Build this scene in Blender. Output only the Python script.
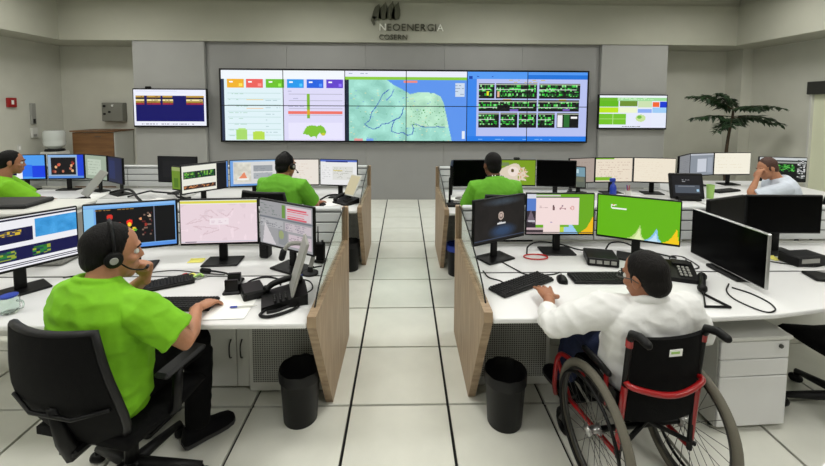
import bpy, bmesh, math, random
import numpy as np
from mathutils import Vector, Matrix
random.seed(7); rng = np.random.default_rng(11)
scene = bpy.context.scene
for o in list(bpy.data.objects): bpy.data.objects.remove(o)
COL = scene.collection
R = math.radians

# ------------------------------------------------------------------ camera
YAW, PIT, ROLL, CH = R(-1.4), R(4.0), .005, 1.842
fw = Vector((-math.sin(YAW)*math.cos(PIT), math.cos(YAW)*math.cos(PIT), -math.sin(PIT)))
rt = Vector((math.cos(YAW), math.sin(YAW), 0)); up = rt.cross(fw)
rt, up = rt*math.cos(ROLL)+up*math.sin(ROLL), up*math.cos(ROLL)-rt*math.sin(ROLL)
cd = bpy.data.cameras.new('camera'); cam = bpy.data.objects.new('camera', cd); COL.objects.link(cam)
cd.sensor_fit = 'HORIZONTAL'; cd.sensor_width = 36; cd.lens = 405/825*36
cd.shift_x = -0.00192; cd.shift_y = -0.12076; cd.clip_start = .05
cam.matrix_world = Matrix(((rt.x, up.x, -fw.x, 0), (rt.y, up.y, -fw.y, 0), (rt.z, up.z, -fw.z, CH), (0, 0, 0, 1)))
scene.camera = cam
# ------------------------------------------------------------------ world, exposure, ceiling lamps
w = bpy.data.worlds.new('world'); scene.world = w; w.use_nodes = True
w.node_tree.nodes['Background'].inputs[0].default_value = (.9, .95, 1, 1)
w.node_tree.nodes['Background'].inputs[1].default_value = .05
vs = scene.view_settings; vs.view_transform = 'Standard'; vs.look = 'None'; vs.exposure = 0.0; vs.gamma = 1.0
vs.use_curve_mapping = False
scene.cycles.use_denoising = True
CEIL_Z = 3.86
LAMPS = [(x, y) for y in (-1.0, 1.4, 3.8, 6.2) for x in (-5.1, -1.7, 1.7, 5.1)]
LAMP_W = 28.5
for (lx, ly) in LAMPS:
    ld = bpy.data.lights.new('ceiling_lamp_light', 'AREA'); ld.shape = 'RECTANGLE'; ld.size = 1.15; ld.size_y = .5
    ld.energy = LAMP_W; ld.color = (1.0, .99, .95); ld.spread = R(168)
    lo = bpy.data.objects.new('ceiling_lamp_light', ld); COL.objects.link(lo); lo.location = (lx, ly, CEIL_Z-.035)

# ------------------------------------------------------------------ materials
def lin(c):
    c = np.asarray(c, float); return np.where(c <= .04045, c/12.92, ((c+.055)/1.055)**2.4)
MATS = {}
def mat(name, rgb, rough=.5, metal=0., noise=0., nscale=20., bump=0., bscale=80., coat=0., spec=.5, trans=0., alpha=1., stretch=None, rgb2=None):
    """rgb in sRGB 0..1; noise mixes rgb with rgb2 or a darker tone of itself"""
    m = bpy.data.materials.new(name); m.use_nodes = True; nt = m.node_tree; b = nt.nodes['Principled BSDF']
    col = tuple(lin(rgb))+(1,)
    b.inputs['Base Color'].default_value = col; b.inputs['Roughness'].default_value = rough; b.inputs['Metallic'].default_value = metal
    b.inputs['Specular IOR Level'].default_value = spec
    if coat: b.inputs['Coat Weight'].default_value = coat
    if trans: b.inputs['Transmission Weight'].default_value = trans; b.inputs['IOR'].default_value = 1.45
    if alpha < 1: b.inputs['Alpha'].default_value = alpha
    tc = nt.nodes.new('ShaderNodeTexCoord'); mp = nt.nodes.new('ShaderNodeMapping')
    nt.links.new(tc.outputs['Object'], mp.inputs[0])
    if stretch: mp.inputs['Scale'].default_value = stretch
    if noise or rgb2 is not None:
        n = nt.nodes.new('ShaderNodeTexNoise'); n.inputs['Scale'].default_value = nscale; n.inputs['Detail'].default_value = 5
        nt.links.new(mp.outputs[0], n.inputs['Vector'])
        r = nt.nodes.new('ShaderNodeValToRGB'); r.color_ramp.elements[0].position = .35; r.color_ramp.elements[1].position = .65
        c2 = tuple(lin(rgb2)) + (1,) if rgb2 is not None else tuple(max(0, v*(1-noise)) for v in col[:3]) + (1,)
        r.color_ramp.elements[0].color = c2; r.color_ramp.elements[1].color = col
        nt.links.new(n.outputs[0], r.inputs[0]); nt.links.new(r.outputs[0], b.inputs['Base Color'])
    if bump:
        n2 = nt.nodes.new('ShaderNodeTexNoise'); n2.inputs['Scale'].default_value = bscale; n2.inputs['Detail'].default_value = 4
        nt.links.new(mp.outputs[0], n2.inputs['Vector'])
        bp = nt.nodes.new('ShaderNodeBump'); bp.inputs['Strength'].default_value = bump; bp.inputs['Distance'].default_value = .01
        nt.links.new(n2.outputs[0], bp.inputs['Height']); nt.links.new(bp.outputs[0], b.inputs['Normal'])
    MATS[name] = m; return m
mat('wall_paint', (.795, .793, .752), .7, noise=.05, nscale=3, bump=.05, bscale=150)
mat('fascia_paint', (.665, .663, .61), .7, noise=.05, nscale=2, bump=.04, bscale=120)
mat('grey_wall', (.555, .555, .55), .55, noise=.04, nscale=3)
mat('grey_wall_light', (.61, .61, .60), .55, noise=.04, nscale=3)
mat('ceiling_paint', (.85, .85, .81), .8)
mat('tile', (.885, .885, .845), .22, noise=.06, nscale=5, spec=.45)
mat('joint', (.06, .06, .055), .9)
mat('desk_white', (.87, .87, .87), .35, noise=.02, nscale=6)
mat('cab_white', (.84, .84, .82), .45, noise=.03, nscale=5)
mat('slat_white', (.80, .81, .81), .4)
mat('slat_grey', (.55, .56, .56), .5)
mat('wood', (.66, .57, .46), .5, rgb2=(.53, .44, .34), nscale=9, stretch=(1, 5, .35))
mat('brown_wood', (.47, .33, .19), .5, rgb2=(.40, .27, .15), nscale=5, stretch=(.6, 1, 4))
mat('black_plastic', (.035, .035, .038), .45, spec=.22)
mat('dark_plastic', (.075, .075, .08), .5, spec=.3)
mat('black_mesh', (.03, .03, .033), .9, bump=.3, bscale=400, spec=.15)
mat('black_fabric', (.03, .03, .033), .9, bump=.3, bscale=200, spec=.15)
mat('off_screen', (.008, .008, .010), .25, spec=.06)
mat('grey_plastic', (.58, .58, .56), .4)
mat('light_plastic', (.80, .80, .78), .4)
mat('silver', (.72, .72, .72), .3, metal=.9)
mat('dark_metal', (.28, .28, .27), .4, metal=.6)
mat('box_grey', (.50, .50, .47), .45, metal=.2)
mat('letter_metal', (.33, .33, .28), .35, metal=.3)
mat('letter_reflection', (.93, .93, .90), .3, metal=.2)  # same sign metal with its reflection painted in as a near-white colour
mat('red_paint', (.60, .05, .07), .3, coat=.4)
mat('red_plastic', (.72, .10, .10), .4)
mat('blue_plastic', (.10, .22, .62), .35)
mat('green_plastic', (.62, .78, .42), .45)
mat('yellow_paper', (.93, .90, .45), .8)
mat('paper', (.95, .95, .94), .8)
mat('tyre', (.40, .385, .34), .85, bump=.2, bscale=100)
mat('glass', (.93, .97, .95), .02, trans=1.0)
mat('frosted', (.86, .87, .77), .3)
mat('water_bottle', (.86, .88, .87), .2, trans=.25)
mat('skin_a', (.70, .49, .37), .5, noise=.12, nscale=25, spec=.35)
mat('skin_b', (.62, .42, .31), .5, noise=.12, nscale=25, spec=.35)
mat('skin_c', (.45, .29, .21), .5, noise=.12, nscale=25, spec=.35)
mat('hair_black', (.035, .028, .026), .65, bump=.45, bscale=150, stretch=(1, 1, .3), spec=.2)
mat('hair_brown', (.05, .036, .03), .65, bump=.45, bscale=150, stretch=(1, 1, .3), spec=.2)
mat('hair_red', (.27, .15, .10), .6, bump=.6, bscale=160)
mat('shirt_green', (.47, .74, .06), .8, noise=.10, nscale=14, bump=.25, bscale=22)
mat('shirt_green_dark', (.38, .66, .12), .8, noise=.10, nscale=14, bump=.25, bscale=22)
mat('shirt_white', (.88, .88, .875), .75, noise=.03, nscale=9, bump=.35, bscale=16)
mat('shirt_pale', (.80, .83, .88), .75, noise=.06, nscale=14, bump=.25, bscale=20)
mat('trouser_black', (.02, .02, .024), .9, spec=.15, bump=.2, bscale=25)
mat('jeans', (.09, .14, .28), .85, noise=.25, nscale=60, bump=.2, bscale=60)
mat('shoe', (.03, .03, .045), .8, spec=.15)
mat('sole', (.20, .20, .20), .7)
mat('eye_white', (.85, .85, .83), .3); mat('eye_dark', (.06, .04, .03), .2)
mat('leaf', (.13, .24, .11), .5, rgb2=(.07, .14, .07), nscale=12)
mat('trunk', (.28, .22, .16), .8, noise=.4, nscale=20)
mat('pot', (.75, .73, .68), .6)
# perforated sheet: small dark holes in a square grid
m = mat('perforated', (.60, .60, .585), .5); nt = m.node_tree; b = nt.nodes['Principled BSDF']
tc = nt.nodes.new('ShaderNodeTexCoord'); sp = nt.nodes.new('ShaderNodeSeparateXYZ'); nt.links.new(tc.outputs['Object'], sp.inputs[0])
def mth(op, a, bb=None, nt=nt):
    n = nt.nodes.new('ShaderNodeMath'); n.operation = op
    for i, v in enumerate((a, bb)):
        if v is None: continue
        if isinstance(v, (int, float)): n.inputs[i].default_value = v
        else: nt.links.new(v, n.inputs[i])
    return n.outputs[0]
hx = mth('ABSOLUTE', mth('SUBTRACT', mth('FRACT', mth('DIVIDE', sp.outputs[0], .0145)), .5))
hz = mth('ABSOLUTE', mth('SUBTRACT', mth('FRACT', mth('DIVIDE', sp.outputs[2], .0145)), .5))
hole = mth('LESS_THAN', mth('MAXIMUM', hx, hz), .30)
mx = nt.nodes.new('ShaderNodeMix'); mx.data_type = 'RGBA'; nt.links.new(hole, mx.inputs[0])
mx.inputs[6].default_value = tuple(lin((.70, .70, .68)))+(1,); mx.inputs[7].default_value = tuple(lin((.22, .22, .21)))+(1,)
nt.links.new(mx.outputs[2], b.inputs['Base Color'])
# lit displays: colour of every cell is a colour attribute of the display mesh
def screen_mat(name, strength, rough=.3):
    m = bpy.data.materials.new(name); m.use_nodes = True; nt = m.node_tree; b = nt.nodes['Principled BSDF']
    a = nt.nodes.new('ShaderNodeVertexColor'); a.layer_name = 'content'
    b.inputs['Specular IOR Level'].default_value = .15; b.inputs['Base Color'].default_value = (.01, .01, .012, 1); b.inputs['Roughness'].default_value = rough
    nt.links.new(a.outputs[0], b.inputs['Emission Color']); b.inputs['Emission Strength'].default_value = strength
    MATS[name] = m
screen_mat('lit_screen', .95, .45); screen_mat('lit_wall', 1.0, .5)
m = bpy.data.materials.new('lamp_diffuser'); m.use_nodes = True; b = m.node_tree.nodes['Principled BSDF']
b.inputs['Emission Color'].default_value = (1, .98, .92, 1); b.inputs['Emission Strength'].default_value = 3.0; MATS['lamp_diffuser'] = m

# ------------------------------------------------------------------ mesh helpers
class MB:
    def __init__(s): s.v = []; s.f = []
    def add(s, vs, fs, M=None):
        n = len(s.v)
        for p in vs:
            p = Vector(p); s.v.append(tuple(M @ p if M is not None else p))
        s.f += [tuple(i+n for i in f) for f in fs]; return s
    def box(s, c, d, bev=0., rot=None):
        hx, hy, hz = d[0]/2, d[1]/2, d[2]/2; bev = min(bev, .49*min(d))
        M = Matrix.Translation(c) @ (rot.to_4x4() if rot is not None else Matrix())
        if bev <= 0:
            vs = [(x*hx, y*hy, z*hz) for z in (-1, 1) for y in (-1, 1) for x in (-1, 1)]
            return s.add(vs, [(0, 2, 3, 1), (4, 5, 7, 6), (0, 1, 5, 4), (2, 6, 7, 3), (0, 4, 6, 2), (1, 3, 7, 5)], M)
        vs = []; idx = {}
        for sx in (-1, 1):
            for sy in (-1, 1):
                for sz in (-1, 1):
                    for ax in range(3):
                        p = [sx*(hx-bev), sy*(hy-bev), sz*(hz-bev)]; p[ax] = (sx*hx, sy*hy, sz*hz)[ax]
                        idx[(sx, sy, sz, ax)] = len(vs); vs.append(p)
        fs = []
        def q(*k): fs.append(tuple(idx[i] for i in k))
        for sg in (-1, 1):
            a = [(sg, -1, -1, 0), (sg, 1, -1, 0), (sg, 1, 1, 0), (sg, -1, 1, 0)]; q(*(a if sg > 0 else a[::-1]))
            a = [(-1, sg, -1, 1), (-1, sg, 1, 1), (1, sg, 1, 1), (1, sg, -1, 1)]; q(*(a if sg > 0 else a[::-1]))
            a = [(-1, -1, sg, 2), (1, -1, sg, 2), (1, 1, sg, 2), (-1, 1, sg, 2)]; q(*(a if sg > 0 else a[::-1]))
        for a_ in (-1, 1):
            for b_ in (-1, 1):
                q((a_, b_, -1, 0), (a_, b_, 1, 0), (a_, b_, 1, 1), (a_, b_, -1, 1))
                q((a_, -1, b_, 0), (a_, 1, b_, 0), (a_, 1, b_, 2), (a_, -1, b_, 2))
                q((-1, a_, b_, 1), (1, a_, b_, 1), (1, a_, b_, 2), (-1, a_, b_, 2))
        for sx in (-1, 1):
            for sy in (-1, 1):
                for sz in (-1, 1): q((sx, sy, sz, 0), (sx, sy, sz, 1), (sx, sy, sz, 2))
        return s.add(vs, fs, M)
    def rings(s, rs, cap=True, closed=True):
        n = len(rs[0]); vs = [p for r in rs for p in r]; fs = []
        for i in range(len(rs)-1):
            for j in range(n if closed else n-1):
                k = (j+1) % n; fs.append((i*n+j, i*n+k, (i+1)*n+k, (i+1)*n+j))
        if cap: fs.append(tuple(range(n))[::-1]); fs.append(tuple((len(rs)-1)*n+j for j in range(n)))
        return s.add(vs, fs)
    def tube(s, pts, r, seg=8, caps=True, loop=False):
        pts = [Vector(p) for p in pts]; n = len(pts); rad = r if isinstance(r, (list, tuple)) else [r]*n
        t0 = (pts[1]-pts[0]).normalized(); u = t0.orthogonal().normalized(); rs = []
        for i, p in enumerate(pts):
            a = pts[(i-1) % n] if (loop or i) else p; c = pts[(i+1) % n] if (loop or i < n-1) else p
            t = (c-a).normalized(); u = (u - t*u.dot(t)); u = u.normalized() if u.length > 1e-6 else t.orthogonal().normalized(); v = t.cross(u)
            rs.append([p + (u*math.cos(2*math.pi*k/seg)+v*math.sin(2*math.pi*k/seg))*rad[i] for k in range(seg)])
        if loop: rs.append(rs[0])
        return s.rings(rs, cap=caps and not loop)
    def capsule(s, pts, r, seg=12):
        """tube with rounded ends"""
        pts = [Vector(p) for p in pts]; rad = list(r) if isinstance(r, (list, tuple)) else [r]*len(pts)
        a = (pts[0]-pts[1]).normalized(); c = (pts[-1]-pts[-2]).normalized(); r0, r1 = rad[0], rad[-1]
        P = [pts[0]+a*r0*k for k in (.98, .8, .45)] + pts + [pts[-1]+c*r1*k for k in (.45, .8, .98)]
        Q = [r0*k for k in (.2, .6, .89)] + rad + [r1*k for k in (.89, .6, .2)]
        return s.tube(P, Q, seg)
    def ball(s, c, r, nu=14, nv=9, M=None):
        r = r if isinstance(r, (list, tuple)) else (r, r, r); rs = []
        for i in range(1, nv):
            a = math.pi*i/nv - math.pi/2
            rs.append([Vector((r[0]*math.cos(a)*math.cos(2*math.pi*j/nu), r[1]*math.cos(a)*math.sin(2*math.pi*j/nu), r[2]*math.sin(a))) for j in range(nu)])
        vs = [p for q in rs for p in q] + [Vector((0, 0, -r[2])), Vector((0, 0, r[2]))]; fs = []
        for i in range(nv-2):
            for j in range(nu): k = (j+1) % nu; fs.append((i*nu+j, i*nu+k, (i+1)*nu+k, (i+1)*nu+j))
        b, t = len(vs)-2, len(vs)-1
        for j in range(nu): k = (j+1) % nu; fs.append((b, k, j)); fs.append((t, (nv-2)*nu+j, (nv-2)*nu+k))
        T = Matrix.Translation(c)
        if M is not None: T = M @ T
        return s.add(vs, fs, T)
    def lathe(s, prof, seg=24, c=(0, 0, 0), close=False):
        c = Vector(c)
        return s.rings([[c+Vector((r*math.cos(2*math.pi*k/seg), r*math.sin(2*math.pi*k/seg), z)) for k in range(seg)] for r, z in prof], cap=not close)
    def prism(s, poly, axis, a, b):
        """poly: 2-D outline, extruded along axis from a to b"""
        def P(p, t): return {'x': (t, p[0], p[1]), 'y': (p[0], t, p[1]), 'z': (p[0], p[1], t)}[axis]
        n = len(poly); vs = [P(p, a) for p in poly]+[P(p, b) for p in poly]
        fs = [tuple(range(n))[::-1], tuple(range(n, 2*n))]+[(i, (i+1) % n, n+(i+1) % n, n+i) for i in range(n)]
        return s.add(vs, fs)
    def mesh(s, name, smooth=False):
        me = bpy.data.meshes.new(name); me.from_pydata([tuple(v) for v in s.v], [], s.f); me.validate()
        bm = bmesh.new(); bm.from_mesh(me); bmesh.ops.recalc_face_normals(bm, faces=bm.faces); bm.to_mesh(me); bm.free()
        if smooth: me.polygons.foreach_set('use_smooth', [True]*len(me.polygons))
        return me
    def build(s, name, m, parent=None, smooth=False, auto=True):
        me = s.mesh(name, smooth)
        if smooth and auto:
            try: me.set_sharp_from_angle(angle=R(40))
            except Exception: pass
        me.materials.append(MATS[m]); o = bpy.data.objects.new(name, me); COL.objects.link(o)
        if parent is not None: o.parent = parent
        return o
def tag(o, label=None, cat=None, group=None, kind=None):
    if label: o['label'] = label
    if cat: o['category'] = cat
    if group: o['group'] = group
    if kind: o['kind'] = kind
    return o
# desk items were measured on the survey axes, which lean by this much against the room's axes
SKEW = .0489
def sk(p): return Vector((p[0], p[1]-SKEW*p[0])+tuple(p[2:]))
ON_ROOM_AXES = {'workstation_bench', 'video_wall', 'television', 'company_sign', 'ceiling_light', 'door_1', 'wall_feature', 'under_desk_cabinet', 'drawer_pedestal', 'brown_cabinet', 'water_cooler', 'fire_alarm_point', 'wall_intercom', 'wall_socket', 'light_switch', 'control_box'}
def thing(name, label, cat, loc=(0, 0, 0), rz=0., group=None):
    if name not in ON_ROOM_AXES: loc = sk(loc); rz -= R(1.4)
    o = bpy.data.objects.new(name, None); COL.objects.link(o); o.empty_display_size = .1
    o.location = loc; o.rotation_euler = (0, 0, rz); return tag(o, label, cat, group)
def child(name, me, parent, m=None, loc=(0, 0, 0), rz=0.):
    o = bpy.data.objects.new(name, me); COL.objects.link(o); o.parent = parent; o.location = loc; o.rotation_euler = (0, 0, rz)
    return o
def boxpart(name, m, parent, c, d, bev=.003):
    return MB().box(c, d, bev).build(name, m, parent)
def struct(name, mb, m, parent=None):
    o = mb.build(name, m, parent)
    if parent is None: tag(o, kind='structure')
    return o
def lerp(a, b, t): return a+(b-a)*t
def spline(pts, n=6):
    """Catmull-Rom through pts"""
    P = [Vector(p) for p in pts]; P = [P[0]*2-P[1]]+P+[P[-1]*2-P[-2]]; out = []
    for i in range(1, len(P)-2):
        for k in range(n):
            t = k/n; a, b, c, d = P[i-1:i+3]
            out.append(.5*((2*b)+(c-a)*t+(2*a-5*b+4*c-d)*t*t+(3*b-a-3*c+d)*t**3))
    return out+[P[-2]]

# ------------------------------------------------------------------ room
FX, RX, GZ = -7.06, 7.10, 3.01          # left wall, right wall, soffit height
BYL, BYR, GY = 8.56, 8.56, 7.80         # back wall left part, right part, grey feature wall
fl = struct('floor', MB().box((0, 2.7, -.05), (15.2, 13.2, .06)), 'joint')
T0X, T0Y, TS = -.324, 2.374, .599
tile_me = MB().box((0, 0, -.0125), (TS-.017, TS-.017, .025), .0015).mesh('floor_tile'); tile_me.materials.append(MATS['tile'])
cells = [(T0X+(i+.5)*TS, T0Y+(j+.5)*TS) for i in range(-12, 13) for j in range(-6, 11)]
cells = [c for c in cells if -7.3 < c[0] < 7.3 and c[1] < 9.0]
def seen(c): return c[1] > .9 and abs(c[0]) < c[1]*1.08+.5
order = sorted(cells, key=lambda c: (0 if seen(c) else 1, c[0]**2+(c[1]-1)**2))
for c in order[:290]:
    child('floor_tile', tile_me, fl, loc=(c[0], c[1], 0))
rest = MB()
for c in order[290:]: rest.box((c[0], c[1], -.0125), (TS-.017, TS-.017, .025))
tag(rest.build('floor_tiling', 'tile', fl), kind='stuff')
struct('wall_left', MB().box((FX-.1, 2.7, 2), (.2, 13.2, 4.05)), 'wall_paint')
struct('wall_back_left', MB().box((-6.1, BYL+.1, 2), (2.3, .2, 4.05)), 'wall_paint')
struct('wall_back_right', MB().box((6.1, BYR+.1, 2), (2.6, .2, 4.05)), 'wall_paint')
struct('wall_rear', MB().box((0, -3.9, 2), (15, .2, 4.05)), 'wall_paint')
# right wall with a doorway
DY0, DY1, DZ = 5.90, 6.925, 2.28
struct('wall_right', MB().box((RX+.1, (DY1+9.2)/2, 2), (.2, 9.2-DY1, 4.05)).box((RX+.1, (DY0-4)/2, 2), (.2, DY0+4, 4.05)).box((RX+.1, (DY0+DY1)/2, (DZ+4.03)/2), (.2, DY1-DY0, 4.03-DZ)), 'wall_paint')
dr = tag(thing('door_1', None, None, (RX, (DY0+DY1)/2, 0)), kind='structure')
boxpart('door_leaf', 'frosted', dr, (.03, 0, 1.05), (.03, DY1-DY0-.06, 2.06))
boxpart('door_header', 'dark_metal', dr, (-.02, 0, 2.17), (.14, DY1-DY0+.02, .22), .01)
boxpart('door_frame', 'light_plastic', dr, (0, (DY1-DY0)/2-.02, 1.03), (.07, .04, 2.06))
boxpart('door_frame', 'light_plastic', dr, (0, -(DY1-DY0)/2+.02, 1.03), (.07, .04, 2.06))
struct('wall_hall', MB().box((RX+1.3, 7, 1.5), (.1, 4, 4)), 'wall_paint')
struct('wall_column', MB().box((6.985, 8.36, 1.5), (.23, .42, 3.1)), 'wall_paint')
# grey feature wall: recessed centre between two proud side panels; seams between boards
gw = tag(thing('wall_feature', None, None, (0, GY, 0)), kind='structure')
for i in range(5):
    x0, x1 = -3.73+i*(7.49/5), -3.73+(i+1)*(7.49/5)
    boxpart('panel', 'grey_wall', gw, ((x0+x1)/2, .35, GZ/2), (x1-x0-.003, .7, GZ), .0015)
boxpart('side_panel', 'grey_wall_light', gw, ((-5.05-3.735)/2, .35, GZ/2), (1.315, .85, GZ), .004)
boxpart('side_panel', 'grey_wall_light', gw, ((3.765+5.05)/2, .35, GZ/2), (1.285, .85, GZ), .004)
# dropped soffit and fascia around the ceiling tray
IL, IR, IB, IF = -6.35, 6.36, 7.70, -3.2
def ringtrim(name, z0, z1, m, il, ir, ib, jf):
    mb = MB()
    mb.box(((FX+il)/2, 2.7, (z0+z1)/2), (il-FX, 13, z1-z0)); mb.box(((RX+ir)/2, 2.7, (z0+z1)/2), (RX-ir, 13, z1-z0))
    mb.box(((il+ir)/2, (ib+9.1)/2, (z0+z1)/2), (ir-il, 9.1-ib, z1-z0)); mb.box(((il+ir)/2, (jf-4)/2, (z0+z1)/2), (ir-il, jf+4, z1-z0))
    return struct(name, mb, m)
ringtrim('trim_1', GZ, 3.74, 'fascia_paint', IL, IR, IB, IF)
ringtrim('trim_2', 3.74, CEIL_Z+.02, 'fascia_paint', IL-.05, IR+.05, IB+.05, IF-.05)
struct('ceiling', MB().box((0, 2.5, CEIL_Z+.07), (14.6, 13.2, .1)), 'ceiling_paint')
fr_me = MB().box((0, .31, 0), (1.28, .04, .05), .004).box((0, -.31, 0), (1.28, .04, .05), .004).box((.62, 0, 0), (.04, .6, .05), .004).box((-.62, 0, 0), (.04, .6, .05), .004).mesh('frame'); fr_me.materials.append(MATS['light_plastic'])
df_me = MB().box((0, 0, .012), (1.2, .58, .012)).mesh('diffuser'); df_me.materials.append(MATS['lamp_diffuser'])
for (lx, ly) in LAMPS:
    t = thing('ceiling_light', 'flat white ceiling light panel, %s across, %s from the video wall' % ({-5.1: 'far left', -1.7: 'left of the aisle', 1.7: 'right of the aisle', 5.1: 'far right'}[lx], {6.2: 'nearest row', 3.8: 'second row', 1.4: 'third row', -1.0: 'last row'}[ly]), 'ceiling light', (lx, ly, CEIL_Z-.008), 0, 'ceiling light panels')
    child('frame', fr_me, t); child('diffuser', df_me, t)
# ------------------------------------------------------------------ display content (cells of colour, real flat geometry)
class Img:
    def __init__(s, w=96, h=54, bg=(1, 1, 1)): s.w, s.h = w, h; s.a = np.zeros((h, w, 3)); s.a[:] = bg
    def rect(s, x0, y0, x1, y1, c):
        X0, X1 = int(round(x0*s.w)), int(round(x1*s.w)); Y0, Y1 = int(round(y0*s.h)), int(round(y1*s.h))
        s.a[Y0:max(Y1, Y0+1), X0:max(X1, X0+1)] = c; return s
    def grid(s):
        yy, xx = np.mgrid[0:s.h, 0:s.w]; return (xx+.5)/s.w, (yy+.5)/s.h
    def ell(s, cx, cy, rx, ry, c):
        x, y = s.grid(); s.a[((x-cx)/rx)**2+((y-cy)/ry)**2 < 1] = c; return s
    def poly(s, pts, c):
        x, y = s.grid(); ins = np.zeros(x.shape, bool); n = len(pts)
        for i in range(n):
            (x0, y0), (x1, y1) = pts[i], pts[(i+1) % n]
            if y0 == y1: continue
            cond = ((y0 > y) != (y1 > y)) & (x < (x1-x0)*(y-y0)/(y1-y0)+x0); ins ^= cond
        s.a[ins] = c; return s
    def line(s, pts, c, wd=1):
        for (x0, y0), (x1, y1) in zip(pts[:-1], pts[1:]):
            n = int(max(abs(x1-x0)*s.w, abs(y1-y0)*s.h))*2+2
            for k in range(n):
                t = k/(n-1); X = int(lerp(x0, x1, t)*s.w); Y = int(lerp(y0, y1, t)*s.h)
                s.a[max(Y, 0):Y+wd, max(X, 0):X+wd] = c
        return s
    def text(s, x0, y0, x1, y1, c, rows=5, fill=.6, bg=None):
        """rows of short dashes that read as lines of small print"""
        if bg is not None: s.rect(x0, y0, x1, y1, bg)
        for r in range(rows):
            yy = int((y0+(r+.5)*(y1-y0)/rows)*s.h); x = x0
            end = x0+(x1-x0)*random.uniform(.55, 1)
            while x < end:
                l = random.uniform(.01, .05)
                if random.random() < fill: s.a[min(yy, s.h-1), int(x*s.w):max(int(min(x+l, x1)*s.w), int(x*s.w)+1)] = c
                x += l+.012
        return s
    def cells(s, x0, y0, x1, y1, cols, dens=1., cw=2, chh=2):
        X0, X1, Y0, Y1 = int(x0*s.w), int(x1*s.w), int(y0*s.h), int(y1*s.h)
        for yy in range(Y0, Y1, chh):
            for xx in range(X0, X1, cw):
                if random.random() < dens: s.a[yy:min(yy+chh, Y1), xx:min(xx+cw, X1)] = cols[random.randrange(len(cols))]
        return s
    def noise(s, x0, y0, x1, y1, amp, cell=6, q=.03):
        X0, X1, Y0, Y1 = int(x0*s.w), int(x1*s.w), int(y0*s.h), int(y1*s.h); h, wd = Y1-Y0, X1-X0
        g = rng.random((h//cell+3, wd//cell+3)); yy, xx = np.mgrid[0:h, 0:wd]/cell
        i, j = yy.astype(int), xx.astype(int); fy, fx = yy-i, xx-j
        v = (g[i, j]*(1-fy)*(1-fx)+g[i+1, j]*fy*(1-fx)+g[i, j+1]*(1-fy)*fx+g[i+1, j+1]*fy*fx)
        v = np.round((v-.5)*amp/q)*q
        s.a[Y0:Y1, X0:X1] = np.clip(s.a[Y0:Y1, X0:X1]+v[..., None], 0, 1); return s
    def fade(s, c0, c1, vert=True, steps=8):
        x, y = s.grid(); t = np.floor((y if vert else x)*steps)/steps; s.a[:] = np.array(c0)*(1-t[..., None])+np.array(c1)*t[..., None]; return s

def display(name, arr, wd, ht, parent, m='lit_screen', y=0., cx=0., cz=0.):
    """flat display mesh in the local XZ plane facing -Y; equal neighbouring cells are merged into one quad"""
    h, w_, _ = arr.shape; q = np.round(np.clip(arr, 0, 1)*48).astype(int); key = q[..., 0]*10000+q[..., 1]*100+q[..., 2]
    used = np.zeros((h, w_), bool); V = []; F = []; C = []
    for r in range(h):
        c = 0
        while c < w_:
            if used[r, c]: c += 1; continue
            k = key[r, c]; e = c+1
            while e < w_ and key[r, e] == k and not used[r, e]: e += 1
            b = r+1
            while b < h and (key[b, c:e] == k).all() and not used[b, c:e].any(): b += 1
            used[r:b, c:e] = True
            x0, x1 = cx+(c/w_-.5)*wd, cx+(e/w_-.5)*wd; z0, z1 = cz+(.5-b/h)*ht, cz+(.5-r/h)*ht; n = len(V)
            V += [(x0, y, z0), (x1, y, z0), (x1, y, z1), (x0, y, z1)]; F.append((n, n+1, n+2, n+3)); C.append(lin(arr[r, c])); c = e
    me = bpy.data.meshes.new(name); me.from_pydata(V, [], F)
    ca = me.color_attributes.new('content', 'FLOAT_COLOR', 'CORNER')
    cc = np.ones((len(F), 4, 4)); cc[:, :, :3] = np.array(C)[:, None, :]; ca.data.foreach_set('color', cc.ravel())
    me.materials.append(MATS[m]); o = bpy.data.objects.new(name, me); COL.objects.link(o); o.parent = parent; return o

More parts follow.
